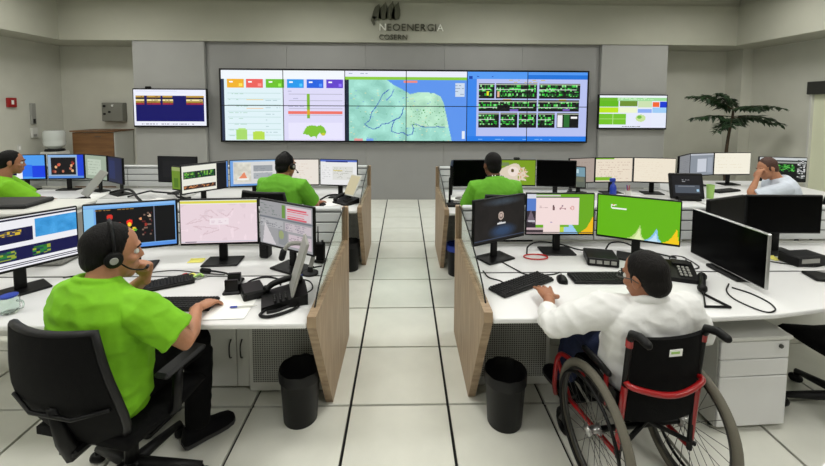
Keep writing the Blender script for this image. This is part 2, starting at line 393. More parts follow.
# ------------------------------------------------------------------ video wall: 6 x 2 panels
VX0, VX1, VZ0, VZ1 = -3.435, 3.505, 1.153, 2.485
PW, PH = 84, 48; W6, H2 = PW*6, PH*2
def dashboard():
    im = Img(PW*2, H2, (.88, .95, .97)); x, y = im.grid(); im.a[x > .5] = (.87, .86, .97)
    im.rect(0, 0, 1, .12, (.95, .97, .99)).rect(0, .13, .022, 1, (.16, .20, .30))
    for i, c in enumerate([(.95, .70, .15), (.93, .38, .35), (.42, .76, .15), (.12, .60, .93), (.12, .38, .88), (.38, .25, .80)]):
        x0 = [.045, .20, .365, .53, .69, .85][i]; im.rect(x0, .13, x0+.138, .25, c); im.rect(x0+.02, .16, x0+.05, .18, (1, 1, 1)); im.rect(x0+.10, .19, x0+.125, .23, np.clip(np.array(c)+.2, 0, 1))
    for k in range(8): im.rect(.05, .32+k*.085, .48, .325+k*.085, (.78, .88, .88)); im.text(.06, .33+k*.085, .22, .35+k*.085, (.72, .85, .80), 1)
    for k in range(6): im.text(.36, .42+k*.09, .48, .45+k*.09, (.70, .80, .82), 1)
    im.rect(.2, .42, .34, .43, (.96, .86, .62)).rect(.2, .53, .34, .54, (.95, .80, .62))
    im.rect(.115, .84, .205, .985, (.66, .86, .42)).rect(.25, .88, .345, .985, (.72, .87, .30))
    im.rect(.13, .82, .19, .84, (.72, .9, .5)).rect(.27, .865, .33, .88, (.78, .9, .4))
    for k in range(4): im.rect(.54, .33+k*.1, .98, .335+k*.1, (.72, .72, .80)); im.text(.54, .29+k*.1, .68, .31+k*.1, (.70, .70, .82), 1)
    im.rect(.535, .575, .985, .61, (.94, .45, .40)); im.rect(.692, .33, .716, .68, (.50, .72, .18)).rect(.692, .55, .716, .63, (.85, .68, .12))
    im.rect(.535, .74, .985, .98, (.91, .90, .99))
    im.poly([(.655, .90), (.67, .84), (.69, .79), (.73, .775), (.77, .79), (.80, .775), (.83, .81), (.845, .86), (.84, .92), (.81, .93), (.795, .88), (.775, .92), (.765, .965), (.75, .93), (.72, .955), (.70, .92)], (.50, .76, .20))
    im.poly([(.80, .90), (.83, .88), (.84, .92), (.81, .93)], (.80, .80, .20)); return im
def map_screen():
    im = Img(PW*2, H2, (.36, .58, .93)); x, y = im.grid()
    land = [(.03, .1), (.34, .12), (.40, .20), (.48, .27), (.53, .33), (.60, .30), (.72, .31), (.78, .36), (.81, .46), (.83, .60), (.85, .78), (.88, 1), (.03, 1)]
    im.poly(land, (.62, .86, .80)); lm = np.all(np.abs(im.a-np.array((.62, .86, .80))) < .01, axis=2)
    s = im.a.copy(); im.noise(0, 0, 1, 1, .16, 9); im.a[~lm] = s[~lm]
    e = lm & (x > .5) & (y < .8); im.a[e] = im.a[e]*np.array((1.15, 1.04, .98)); im.a = np.clip(im.a, 0, 1)
    for _ in range(140):
        px_, py_ = random.random(), random.uniform(.25, 1)
        X, Y_ = int(px_*im.w), int(py_*im.h)
        if Y_ < im.h and lm[Y_, X]: im.a[Y_, X:X+2] = random.choice([(.45, .72, .60), (.85, .92, .80), (.50, .68, .85), (.86, .86, .66)])
    bd = (.20, .36, .72)
    im.line([(.36, .27), (.31, .33), (.27, .47), (.22, .58), (.20, .70), (.16, .76), (.19, .80), (.23, .83), (.28, .80), (.30, .76), (.36, .74), (.41, .69), (.45, .66), (.47, .60), (.48, .52)], bd)
    im.line([(.41, .69), (.39, .77), (.38, .86), (.43, .89), (.48, .88), (.51, .92), (.55, .90), (.56, .82), (.55, .77), (.58, .75), (.62, .79), (.70, .80), (.76, .79), (.82, .80)], bd)
    im.line([(.40, .27), (.38, .35), (.34, .42)], (.38, .55, .80))
    for _ in range(46):
        px_, py_ = random.uniform(.52, .82), random.uniform(.5, .78); im.rect(px_, py_, px_+.008, py_+.012, (.30, .62, .35))
    im.rect(0, 0, 1, .085, (.92, .93, .98)).rect(0, .085, 1, .13, (.55, .80, .22)).rect(0, .12, .03, 1, (.07, .12, .20)).text(.03, .02, .2, .06, (.6, .65, .75), 1)
    im.rect(.48, .135, .59, .165, (.93, .55, .50)).rect(.905, .17, .985, .36, (.80, .86, .93)).text(.91, .18, .98, .35, (.55, .62, .72), 4)
    im.rect(.965, .85, .99, .97, (.9, .93, .97)).rect(.07, .965, .14, 1, (.9, .6, .6)).rect(.17, .965, .23, 1, (.45, .62, .92)); return im
def scada():
    im = Img(PW*2, H2, (.58, .68, .93)); x, y = im.grid(); im.a[:] = np.where((x < .08)[..., None], np.array((.22, .52, .92)), np.array((.72, .76, .94)))
    im.rect(0, 0, 1, .10, (.32, .60, .95)).rect(.5, .04, 1, .10, (.10, .45, .85)).rect(.01, .06, .04, .10, (.05, .25, .65)).text(.08, .05, .36, .09, (.05, .25, .70), 1).rect(0, .93, 1, 1, (.12, .48, .90)).text(.1, .95, .9, .99, (.5, .72, .97), 1)
    im.text(.35, .11, .72, .16, (.80, .72, .25), 2)
    gr = [(.15, .75, .20), (.35, .85, .35), (.05, .28, .08), (.03, .03, .03), (.60, .88, .60), (.03, .05, .03), (.10, .45, .14)]
    for (x0, y0, x1, y1) in [(.095, .165, .225, .385), (.24, .165, .58, .385), (.595, .165, .94, .385), (.095, .41, .575, .56), (.59, .41, .935, .56), (.095, .585, .265, .80), (.28, .585, .42, .80), (.435, .585, .575, .80), (.59, .585, .735, .80), (.75, .585, .935, .80)]:
        im.rect(x0, y0, x1, y1, (.015, .02, .015)); im.cells(x0+.005, y0+.03, x1-.01, y1-.03, gr, .75, 2, 3)
        im.rect(x0, y0+.012, x1, y0+.022, (.75, .78, .70)); im.rect(x0, y0+.09, x1-.03, y0+.10, (.80, .85, .80)); im.rect(x0, y0+.05, x1, y0+.06, (.02, .02, .02)); im.rect(x0, y0+.13, x1, y0+.145, (.02, .03, .02))
    im.rect(.25, .48, .36, .56, (.03, .03, .03)).rect(.36, .53, .43, .56, (.45, .35, .70)).rect(.80, .52, .86, .55, (.45, .32, .66)).rect(.16, .28, .18, .34, (.93, .88, .15)).rect(.25, .28, .27, .36, (.90, .70, .55))
    im.rect(.75, .60, .935, .80, (.02, .02, .02)).rect(.755, .61, .80, .79, (.92, .92, .94)).rect(.81, .60, .86, .79, (.15, .42, .18)).rect(.872, .64, .925, .67, (.95, .95, .95))
    im.rect(.30, .395, .37, .40, (.80, .65, .25)).rect(.76, .395, .83, .40, (.9, .8, .2)); return im
full = np.concatenate([dashboard().a, map_screen().a, scada().a], axis=1)
vw = thing('video_wall', 'large video wall of twelve joined panels on the grey feature wall', 'video wall', ((VX0+VX1)/2, GY-.10, VZ0))
pw, ph = (VX1-VX0)/6, (VZ1-VZ0)/2
for j in range(2):
    for i in range(6):
        cx, cz = -(VX1-VX0)/2+(i+.5)*pw, (1.5-j)*ph
        p = MB().box((cx, .05, cz), (pw-.001, .085, ph-.001), .003).build('display_panel', 'black_plastic', vw)
        display('screen', full[j*PH:(j+1)*PH, i*PW:(i+1)*PW], pw-.014, ph-.014, p, 'lit_wall', y=.006, cx=cx, cz=cz)
fr = MB(); W_, H_ = VX1-VX0, VZ1-VZ0
for c, d in [((0, .05, -.012), (W_+.05, .1, .024)), ((0, .05, H_+.012), (W_+.05, .1, .024)), ((-W_/2-.012, .05, H_/2), (.024, .1, H_)), ((W_/2+.012, .05, H_/2), (.024, .1, H_))]: fr.box(c, d, .003)
fr.build('outer_frame', 'black_plastic', vw)

# ------------------------------------------------------------------ wall televisions
ty = GY-.155
def tv(label, x0, x1, z0, z1, y, im, m='lit_wall'):
    t = thing('television', label, 'television', ((x0+x1)/2, y, z0)); w_, h_ = x1-x0, z1-z0
    b = MB().box((0, .025, h_/2), (w_, .05, h_), .008); b.build('housing', 'black_plastic', t)
    display('screen', im.a, w_-.045, h_-.055, t, m, y=-.003, cz=h_/2+.006)
    MB().box((0, .065, h_/2), (.4, .03, .3), .005).build('wall_bracket', 'dark_metal', t); return t
im = Img(110, 60, (.93, .94, .99)); im.rect(.03, .17, .97, .89, (.02, .02, .38))
for (a, b_) in [(.03, .16), (.18, .38), (.40, .55), (.73, .97)]:
    for k, c in enumerate([(.75, .60, .25), (.10, .05, .15), (.93, .88, .65), (.62, .52, .15), (.62, .14, .25)]): im.rect(a, .17+k*.048, b_-random.uniform(0, .02), .17+(k+1)*.048, c); im.text(a, .17+k*.048, b_, .17+(k+1)*.048, (.35, .12, .15), 1, .5)
im.text(.1, .94, .9, .99, (.05, .05, .25), 1, .9).rect(.04, .03, .6, .05, (.85, .87, .95))
tvl = tv('wall television showing a dark blue panel with yellow table rows', -5.03, -3.665, 1.405, 2.125, ty, im)
MB().box((-.40, .02, .735), (.10, .05, .045), .01).build('camera_bar', 'black_plastic', tvl)
im = Img(110, 60, (.90, .92, .98)); im.rect(0, 0, 1, .06, (.93, .95, .98)).rect(0, .06, .26, .16, (.42, .72, .15)).rect(.26, .06, 1, .16, (.62, .86, .60)).text(.28, .07, .8, .14, (.85, .95, .8), 2)
im.rect(0, .17, .28, .35, (.38, .72, .08)).rect(.30, .17, .56, .34, (.42, .56, .18)).rect(.57, .17, .78, .36, (.80, .88, .70)).rect(.79, .20, .89, .35, (.95, .40, .18)).rect(.90, .18, 1, .36, (.08, .22, .82))
im.rect(0, .36, .28, .54, (.74, .90, .08)).rect(.29, .36, .56, .54, (.93, .96, .82)).rect(.57, .42, .78, .54, (.55, .68, .95)).rect(.79, .36, 1, .54, (.62, .80, .96))
im.rect(0, .56, .40, .90, (.45, .76, .15)).rect(.20, .56, .21, .90, (.75, .9, .6)).rect(0, .72, .40, .74, (.70, .88, .5)).rect(.41, .56, 1, .90, (.90, .91, .98)).ell(.62, .70, .075, .11, (.78, .88, .60)).ell(.60, .67, .035, .05, (.45, .72, .25)).text(.35, .93, .65, .98, (.1, .1, .15), 1, .9)
tvr = tv('wall television showing green yellow and red treemap blocks', 3.695, 5.035, 1.395, 2.065, ty, im)
MB().box((.635, .03, .33), (.02, .05, .12), .005).build('side_sensor', 'black_plastic', tvr)

# ------------------------------------------------------------------ logo letters on the fascia
def text_mesh(body, size, depth):
    cu = bpy.data.curves.new('lettering', 'FONT'); cu.body = body; cu.size = size; cu.extrude = depth; cu.resolution_u = 3
    o = bpy.data.objects.new('tmp', cu); COL.objects.link(o); dg = bpy.context.evaluated_depsgraph_get(); dg.update()
    me = bpy.data.meshes.new_from_object(o.evaluated_get(dg)); bpy.data.objects.remove(o); return me
def letters(parent, word, x0, x1, z0, size, bright, m):
    mes = [text_mesh(ch, size, .012) for ch in word]; ws = [max(v.co.x for v in me.vertices) for me in mes]; tot = sum(ws)
    gap = (x1-x0-tot)/(len(word)-1); x = x0
    for ch, me, wd in zip(word, mes, ws):
        me.materials.append(MATS['letter_reflection' if ch in bright else m])
        o = bpy.data.objects.new('letter', me); COL.objects.link(o); o.parent = parent; o.location = (x, 0, z0); o.rotation_euler = (R(90), 0, 0); x += wd+gap
        bright = bright.replace(ch, '', 1) if ch == 'N' else bright
lg = thing('company_sign', 'metal company sign with leaf emblem mounted on the upper fascia', 'sign', (0, IB-.02, 3.05))
letters(lg, 'NEOENERGIA', -.48, .73, .175, .185, 'NA', 'letter_metal')  # first N and the A take the painted reflection colour
letters(lg, 'COSERN', -.48, .05, .01, .135, '', 'letter_metal')
leaf = MB()
for x0, tip, wd in [(-.60, (-.47, .66), .17), (-.49, (-.345, .70), .17), (-.36, (-.215, .72), .19), (-.25, (-.11, .70), .15)]:
    pts = [(x0, .40), (x0+.01, .50), (x0+.05, .60), tip, (tip[0]+.03, .55), (tip[0]+.03, .45), (x0+wd, .385), (x0+wd*.5, .365)]
    leaf.prism(pts, 'y', -.02, .012)
leaf.prism([(-.60, .44), (-.63, .36), (-.575, .26), (-.545, .29), (-.565, .36), (-.52, .42)], 'y', -.02, .012)
leaf.build('leaf_emblem', 'letter_metal', lg)
# ------------------------------------------------------------------ benches of workstations
DZT = .755      # worktop height
def slatwall(parent, x0, x1, y, z0=.775, z1=1.05):
    n = 3; hh = (z1-z0-.035)/n
    boxpart('partition_core', 'slat_grey', parent, ((x0+x1)/2, y+.022, (z0+z1)/2-.012), (x1-x0, .02, z1-z0-.03), 0)
    cols = max(1, round((x1-x0)/1.1)); cw = (x1-x0)/cols
    me = MB().box((0, 0, 0), (cw-.008, .014, hh-.012), .004).mesh('slat'); me.materials.append(MATS['slat_white'])
    for c in range(cols):
        for k in range(n):
            child('slat', me, parent, loc=(x0+(c+.5)*cw, y+.006, z0+(k+.5)*hh)); child('slat', me, parent, loc=(x0+(c+.5)*cw, y+.039, z0+(k+.5)*hh))
    boxpart('partition_cap', 'slat_white', parent, ((x0+x1)/2, y+.022, z1-.012), (x1-x0, .06, .028), .008)
def bench(label, xin, xout, yf, side, front_out=None, glass_pts=None, split=None):
    """bench with wooden end panel at xin; side=-1 runs to the left, +1 to the right"""
    t = thing('workstation_bench', label, 'desk', (xin, yf, 0)); L = abs(xout-xin); s = side
    def X(a): return s*a
    fo = front_out if front_out else [(0, 0), (L, 0)]
    # worktop in two slabs with a cable gap between them
    poly = [(X(.048), .0)]+[(X(a), d) for a, d in fo[1:]]+[(X(L), .57), (X(.048), .57)]
    if s > 0: poly = poly
    me = MB(); me.prism(poly, 'z', DZT-.028, DZT); o = me.build('worktop', 'desk_white', t)
    bv = o.modifiers.new('bevel', 'BEVEL'); bv.width = .008; bv.segments = 2
    me = MB(); me.prism([(X(.048), .582), (X(L), .582), (X(L), 1.12), (X(.048), 1.12)], 'z', DZT-.028, DZT); me.build('rear_worktop', 'desk_white', t)
    boxpart('gap_strip', 'dark_plastic', t, (X(L/2+.02), .576, DZT-.012), (L-.06, .011, .018), 0)
    # wooden end panel with a raked front edge and an upright post at the back
    pan = MB(); pan.prism([(.45, .0), (.44, .012), (.0, .735), (.0, .79), (1.15, .79), (1.15, 0)], 'x', X(0), X(.045)); pan.build('end_panel', 'wood', t)
    boxpart('end_post', 'wood', t, (X(.0225), 1.17, .525), (.045, .05, 1.05), .004)
    # clear end screen with a curved top edge and dark edge trim
    gp = [(.10, .79), (.115, .80), (.22, .862), (.45, .935), (.70, .992), (.95, 1.033), (1.145, 1.05), (1.145, .79)]
    g = MB(); g.prism(gp, 'x', X(.024), X(.030)); g.build('end_screen', 'glass', t)
    tr = MB(); tr.tube(spline([(X(.027), .07, .74)]+[(X(.027), a, b+.003) for a, b in gp[:-1]], 4), .0045, 6); tr.build('edge_trim', 'black_plastic', t)
    # partition
    x0, x1 = sorted((X(.05), X(L))); slatwall(t, x0, x1, 1.13)
    if s < 0 or True:
        boxpart('rear_panel', 'cab_white', t, ((x0+x1)/2, 1.15, .40), (x1-x0, .018, .72), .003)
    # perforated modesty panel beside the end panel
    px0, px1 = sorted((X(.05), X(.545)))
    boxpart('modesty_panel', 'cab_white', t, ((px0+px1)/2, .545, .365), (px1-px0, .016, .70), .003)
    boxpart('perforated_sheet', 'perforated', t, ((px0+px1)/2,   .535, .375), (px1-px0-.05, .006, .60), .002)
    return t
LF = bench('left front bench with white worktop and wood end panel facing the aisle', -.435, -3.3, 1.953, -1)
RF = bench('right front bench with white worktop and wood end panel beside the wheelchair', .41, 3.6, 1.985, 1, front_out=[(0, 0), (1.2, .0), (1.55, .025), (1.88, .085), (3.19, .25)])
LB = bench('left rear bench with white worktop near the video wall', -.435, -5.6, 4.11, -1)
RB = bench('right rear bench with white worktop near the video wall', .41, 3.35, 4.02, 1)
# far right desk, plain worktop on panels
t = thing('side_desk', 'plain white desk at the far right below the potted tree', 'desk', (4.45, 5.5, 0))
MB().prism([(-1.05, -1.10), (-.45, -.98), (-.25, -.75), (-.12, -.5), (.98, -.5), (.98, .5), (-1.05, .5)], 'z', DZT-.028, DZT).build('worktop', 'desk_white', t)
for sx in (-1, 1): boxpart('leg_panel', 'cab_white', t, (sx*.94, .05, .36), (.03, .85, .725))
boxpart('modesty_panel', 'cab_white', t, (0, .44, .42), (1.84, .018, .6))
# desk corner close to the camera at lower right
t = thing('foreground_desk', 'white desk corner in the lower right foreground', 'desk', (2.1, .8, 0))
MB().prism([(-.93, .36), (-.80, .43), (-.60, .47), (.9, .62), (.9, -.6), (-.93, -.6)], 'z', DZT-.03, DZT).build('worktop', 'desk_white', t)
boxpart('leg_panel', 'cab_white', t, (-.6, -.15, .36), (.03, .7, .725)); boxpart('leg_panel', 'cab_white', t, (.85, -.1, .36), (.03, .8, .725))

# cabinets under the left bench
def cabinet(label, x0, x1, y0, z1=.715, dep=.5):
    t = thing('under_desk_cabinet', label, 'cabinet', ((x0+x1)/2, y0, 0), 0, 'white cabinets under the benches'); w_ = x1-x0
    boxpart('body', 'cab_white', t, (0, dep/2+.01, z1/2+.01), (w_, dep, z1-.02), .003); boxpart('plinth', 'slat_grey', t, (0, dep/2+.03, .01), (w_-.02, dep-.04, .02), 0)
    for sx in (-1, 1):
        d = MB().box((sx*w_/4, 0, z1/2+.012), (w_/2-.006, .018, z1-.035), .003).build('door', 'cab_white', t)
        MB().tube(spline([(sx*.035, -.008, z1*.31), (sx*.035, -.034, z1*.34), (sx*.035, -.036, z1*.44), (sx*.035, -.008, z1*.48)], 4), .005, 6).build('handle', 'dark_metal', d)
    return t
cabinet('white two-door cabinet under the bench beside the perforated panel', -1.335, -.80, 2.525)
cabinet('white two-door cabinet under the bench between its two neighbours', -1.88, -1.345, 2.525)
cabinet('white two-door cabinet at the left picture edge under the bench', -2.43, -1.89, 2.525)
# pedestal with three drawers
t = thing('drawer_pedestal', 'white three-drawer pedestal under the right bench beside the wheelchair', 'drawer unit', (1.965, 2.135, 0), R(3))
boxpart('body', 'cab_white', t, (0, .27, .29), (.41, .52, .52), .004); boxpart('top', 'cab_white', t, (0, .255, .558), (.42, .56, .022), .004)
for z0, z1 in ((.435, .54), (.335, .43), (.04, .33)):
    d = MB().box((0, 0, (z0+z1)/2), (.41, .02, z1-z0), .004).build('drawer', 'desk_white', t)
    if z1 > .5: MB().lathe([(.0, 0), (.012, 0), (.012, .008), (0, .009)], 14).build('lock', 'dark_metal', d).matrix_local = Matrix.Translation((.15, -.01, .505)) @ Matrix.Rotation(R(90), 4, 'X')
for sx in (-1, 1):
    for yy in (.06, .46): MB().capsule([(sx*.17-.01, yy, .02), (sx*.17+.01, yy, .02)], .02, 10).build('caster', 'black_plastic', t)

# ------------------------------------------------------------------ monitors
def monitor(label, Lp, Rp, im=None, z0=.895, h=.315, stand=True, base_w=.24, base_d=.17, base_y=.05, tilt=0., back_bulge=True, edge='black_plastic', bezel=.008, zt=DZT):
    Lp, Rp = sk(Lp), sk(Rp); c = (Lp+Rp)/2; d = Rp-Lp; w_ = d.length-.004; rz = math.atan2(d.y, d.x)
    t = thing('monitor', label, 'monitor'); t.location = (c.x, c.y, zt); t.rotation_euler = (0, 0, rz); zc = z0-zt+h/2
    hs = MB().box((0, .012, zc), (w_, .024, h), .004)
    if back_bulge: hs.box((0, .034, zc-.01), (w_*.62, .03, h*.6), .012)
    hs = hs.build('housing', edge, t)
    if im is None:
        MB().box((0, -.0012, zc), (w_-2*bezel, .0016, h-2*bezel-.008)).build('screen', 'off_screen', t)
    else: display('screen', im.a, w_-2*bezel, h-2*bezel-.008, t, 'lit_screen', y=-.0016, cz=zc+.004)
    if stand:
        MB().box((0, base_y+.012, (zc-.02)/2+.012), (.055, .022, zc-.02), .005).build('stand_neck', 'black_plastic', t)
        MB().box((0, base_y, .007), (base_w, base_d, .013), .005).build('stand_base', 'black_plastic', t)
    return t
W = (.95, .95, .97)
def im_m1():
    i = Img(bg=(.95, .95, .97)); i.rect(0, .02, 1, .05, (.1, .1, .2)).rect(.0, .22, .60, .50, (.04, .04, .26)).rect(.62, .10, 1, .46, (.25, .62, .88)).noise(.62, .10, 1, .46, .12, 4)
    i.rect(0, .60, 1, .86, (.04, .04, .28))
    for (a, b_) in [(.12, .28), (.34, .52)]: i.cells(a, .26, b_, .36, [(.85, .72, .2), (.5, .45, .2), (.2, .2, .35)], .8, 2, 1)
    for (a, b_) in [(.05, .2), (.33, .46), (.60, .76)]: i.rect(a, .64, b_-.04, .72, (.15, .42, .15)); i.cells(a, .66, b_, .82, [(.15, .5, .2), (.6, .65, .2), (.10, .3, .3)], .85, 3, 2)
    i.rect(0, .90, 1, .92, (.1, .1, .2)).rect(0, .95, 1, .97, (.2, .2, .3)); return i
def im_m2():
    i = Img(bg=(.45, .68, .92)); i.rect(0, 0, 1, .06, (.55, .75, .95)).rect(.0, .08, .10, .9, (.55, .78, .93)).rect(.12, .09, .985, .90, (.02, .02, .03)).text(.12, .10, .6, .14, (.6, .45, .2), 1).rect(.75, .09, .76, .9, (.45, .48, .55))
    for (x, y, r, c) in [(.48, .42, .035, (.95, .15, .1)), (.48, .47, .025, (1, .85, .2)), (.53, .58, .025, (.95, .8, .2)), (.54, .60, .018, (.35, .7, .2)), (.36, .45, .03, (.9, .25, .1)), (.27, .28, .035, (.85, .2, .15)), (.60, .36, .015, (.9, .6, .4)), (.66, .5, .02, (.6, .2, .15)), (.43, .66, .02, (.9, .5, .2)), (.7, .3, .02, (.8, .7, .6))]: i.ell(x, y, r, r*1.7, c)
    i.cells(.6, .2, .73, .75, [(.35, .12, .12), (.5, .4, .35), (.02, .02, .03)], .25, 2, 2).rect(0, .93, 1, 1, (.35, .58, .9)); return i
def im_m3():
    i = Img(bg=(.93, .85, .88)); i.rect(0, 0, 1, .02, (.93, .93, .9)).rect(0, .02, 1, .07, (.88, .86, .30)).rect(0, .07, 1, .10, (.95, .93, .92)).noise(0, .1, 1, .95, .05, 8)
    for k in range(9):
        x, y = random.uniform(.1, .8), random.uniform(.2, .8); i.line([(x, y), (x+random.uniform(-.15, .2), y+random.uniform(-.1, .12)), (x+random.uniform(0, .2), y+random.uniform(-.1, .15))], (.87, .77, .80))
    i.rect(.38, .42, .62, .57, (.96, .91, .93)).text(.40, .46, .60, .55, (.88, .80, .84), 2).rect(0, .955, 1, .975, (.80, .80, .85)).rect(.05, .97, .2, .99, (.3, .3, .4)); return i
def im_m4():
    i = Img(bg=(.62, .62, .63)); i.text(.02, .04, .4, .3, (.45, .5, .47), 6).rect(.44, .03, .50, .34, (.42, .58, .25)).rect(.52, .03, .98, .34, (.84, .78, .80))
    for k in range(5): i.rect(.54, .10+k*.05, .97-random.uniform(0, .12), .125+k*.05, (.86, .35, .42) if k != 2 else (.9, .6, .65))
    i.rect(0, .36, 1, .385, (.45, .47, .5)).rect(.0, .40, .46, .60, (.70, .70, .71)).text(.02, .42, .44, .58, (.5, .5, .52), 5).poly([(.1, .5), (.32, .98), (.05, .98)], (.82, .80, .81)).rect(.5, .42, .98, .62, (.78, .74, .76)).text(.52, .44, .96, .60, (.58, .55, .6), 5).rect(.56, .66, .98, .95, (.80, .74, .77)).text(.58, .68, .95, .9, (.62, .56, .6), 5).rect(.36, .62, .54, .95, (.55, .56, .57)).ell(.42, .72, .05, .1, (.60, .64, .45)); return i
def im_n1():
    i = Img(bg=(.10, .085, .075)); x, y = i.grid(); i.noise(0, 0, 1, 1, .05, 10, .015)
    b_ = np.clip(1-np.abs((x-.55)/.32)**2-((y-.80)/.20)**2, 0, 1)*.9; i.a += np.round(b_[..., None]*6)/6*np.array((.08, .20, .36))
    b_ = np.clip(1-((x-.55)/.45)**2-((y-.08)/.12)**2, 0, 1); i.a += np.round(b_[..., None]*6)/6*np.array((.12, .17, .22)); i.a = np.clip(i.a, 0, 1)
    i.ell(.51, .43, .055, .10, (.74, .67, .62)).ell(.51, .43, .036, .066, (.45, .38, .36)).ell(.51, .42, .02, .04, (.78, .70, .66)).rect(.44, .60, .60, .625, (.86, .86, .86)).rect(.47, .58, .53, .60, (.7, .7, .7)).rect(0, .95, 1, .96, (.25, .3, .4)); return i
def im_n2():
    i = Img(bg=(.42, .68, .10)); i.rect(0, 0, .14, .55, (.35, .50, .80)).rect(0, .0, .14, .12, (.85, .86, .90)).rect(0, .42, .14, .9, (.18, .15, .18)).poly([(0, .7), (.06, .4), (.14, .75)], (.45, .40, .45)).rect(.02, .66, .12, .70, (.8, .8, .82)).rect(0, .86, .25, 1, (.80, .70, .72)).rect(0, .90, .26, .96, (.25, .2, .22))
    i.poly([(.46, 1), (.50, .76), (.66, .72), (.78, 1)], (.62, .80, .95)).poly([(.78, 1), (.90, .86), (1, .55), (1, 1)], (.96, .75, .10)).rect(.12, .02, .50, .06, (.85, .80, .82)).rect(.14, .10, .78, .78, (.97, .88, .87)).rect(.14, .07, .78, .10, (.35, .32, .34)).rect(.25, .78, .50, 1, (.96, .88, .86)).rect(.50, .78, .64, .84, (.45, .70, .15)).rect(.50, .84, .56, .97, (.75, .85, .25))
    i.text(.19, .28, .32, .36, (.80, .70, .70), 2).ell(.40, .36, .018, .055, (.45, .33, .34)).ell(.395, .30, .012, .02, (.3, .2, .2)).ell(.53, .30, .01, .02, (.5, .4, .5)).ell(.50, .37, .01, .02, (.6, .4, .45)).ell(.57, .37, .01, .02, (.6, .4, .45)).line([(.53, .30), (.50, .37)], (.75, .6, .62)).line([(.51, .37), (.57, .37)], (.75, .6, .62)).ell(.68, .35, .03, .05, (.86, .62, .60)).ell(.68, .35, .018, .03, (.97, .86, .84)).text(.36, .69, .46, .72, (.55, .5, .7), 1).rect(0, .965, 1, .975, (.2, .2, .2)); return i
def im_n3():
    i = Img(bg=(.40, .72, .04)); i.rect(.17, .20, .22, .24, (.95, .97, .92)).rect(.165, .22, .18, .30, (.95, .97, .92)).rect(.18, .27, .36, .31, (.97, .98, .95)).rect(.19, .20, .21, .23, (.95, .55, .25)).rect(.22, .20, .24, .23, (.9, .95, .85))
    def fin(x0, x1, ytip, c):
        xs = np.linspace(0, 1, 9); i.poly([(lerp(x0, x1, u), lerp(1., ytip, u**2.6)) for u in xs]+[(x1+.02, (ytip+1)/2+.08), (x1+.06, 1.)], c)
    fin(.34, .54, .64, (.78, .88, .55)); fin(.42, .53, .72, (.90, .95, .72)); fin(.54, .74, .66, (.55, .78, .92)); fin(.60, .73, .78, (.78, .90, .97)); fin(.77, .97, .62, (.97, .80, .08)); return i
def im_generic(bg, line, rows=9, head=None, frame=None):
    i = Img(72, 42, bg)
    if head: i.rect(0, 0, 1, .08, head)
    i.text(.06, .14, .94, .92, line, rows, .55)
    if frame: i.rect(0, 0, .025, 1, frame).rect(0, .95, 1, 1, frame).rect(0, 0, 1, .05, frame)
    return i
def im_p1():
    i = Img(bg=(.93, .93, .88)); i.rect(.74, 0, 1, 1, (.03, .04, .07)).rect(0, .0, 1, .04, (.3, .3, .3)); i.rect(.03, .24, .72, .50, (.10, .16, .12))
    for x in (.06, .18, .34, .46, .58): i.cells(x, .26, x+.10, .48, [(.25, .6, .2), (.12, .35, .15), (.05, .1, .2), (.5, .7, .3)], .9, 3, 3)
    i.rect(.03, .74, .72, .88, (.22, .14, .10)); i.cells(.05, .76, .70, .87, [(.75, .5, .3), (.35, .2, .15), (.1, .08, .08)], .8, 3, 2); i.rect(.97, 0, 1, 1, (.35, .55, .85)); return i
def im_p2():
    i = Img(bg=(.86, .86, .86)); i.rect(0, 0, 1, .06, (.55, .72, .90)).rect(0, .93, 1, 1, (.40, .60, .85)).rect(0, 0, .06, 1, (.45, .65, .9)).rect(.08, .1, .45, .85, (.86, .85, .80)).noise(.08, .1, .45, .85, .14, 5).poly([(.18, .7), (.30, .45), (.36, .7)], (.92, .55, .40)).rect(.15, .70, .40, .78, (.95, .95, .93)).rect(.5, .2, .92, .45, (.62, .64, .66)).rect(.5, .5, .92, .75, (.68, .70, .72)).text(.52, .22, .9, .72, (.5, .52, .55), 6); return i
def im_p4():
    i = Img(bg=(.93, .93, .93)); i.rect(.0, 0, 1, .07, (.35, .45, .80)).rect(.15, .04, .75, .10, (.12, .18, .5)).text(.05, .2, .3, .8, (.75, .75, .75), 7).rect(.33, .25, .9, .8, (.88, .88, .86)).text(.35, .3, .88, .75, (.65, .65, .6), 7).rect(.35, .4, .6, .45, (.85, .8, .5)); return i
def im_q2():
    i = Img(bg=(.48, .62, .08)); i.poly([(.0, .5), (.1, .35), (.3, .2), (.45, .12), (.55, .15), (.62, .3), (.72, .28), (.70, .42), (.82, .45), (.74, .55), (.85, .66), (.72, .70), (.78, .84), (.62, .80), (.6, .92), (.48, .82), (.3, .88), (.1, .7)], (.88, .82, .74)).ell(.42, .45, .14, .2, (.94, .88, .84)).ell(.40, .42, .04, .07, (.35, .28, .12)).cells(.55, .3, .8, .8, [(.85, .66, .5), (.55, .66, .15)], .25, 3, 3).rect(.0, .1, .3, .22, (.45, .52, .35)); return i
def im_u1():
    i = Img(bg=(.04, .05, .04)); i.rect(0, 0, 1, .12, (.80, .82, .82)).rect(0, .16, 1, .24, (.6, .62, .6)).cells(.35, .3, .78, .6, [(.15, .55, .15), (.4, .8, .35), (.03, .05, .03)], .7, 3, 2).cells(.82, .1, .98, .9, [(.85, .85, .85), (.1, .1, .1), (.4, .42, .4)], .8, 3, 2).rect(.02, .7, .5, .74, (.15, .18, .2)); return i
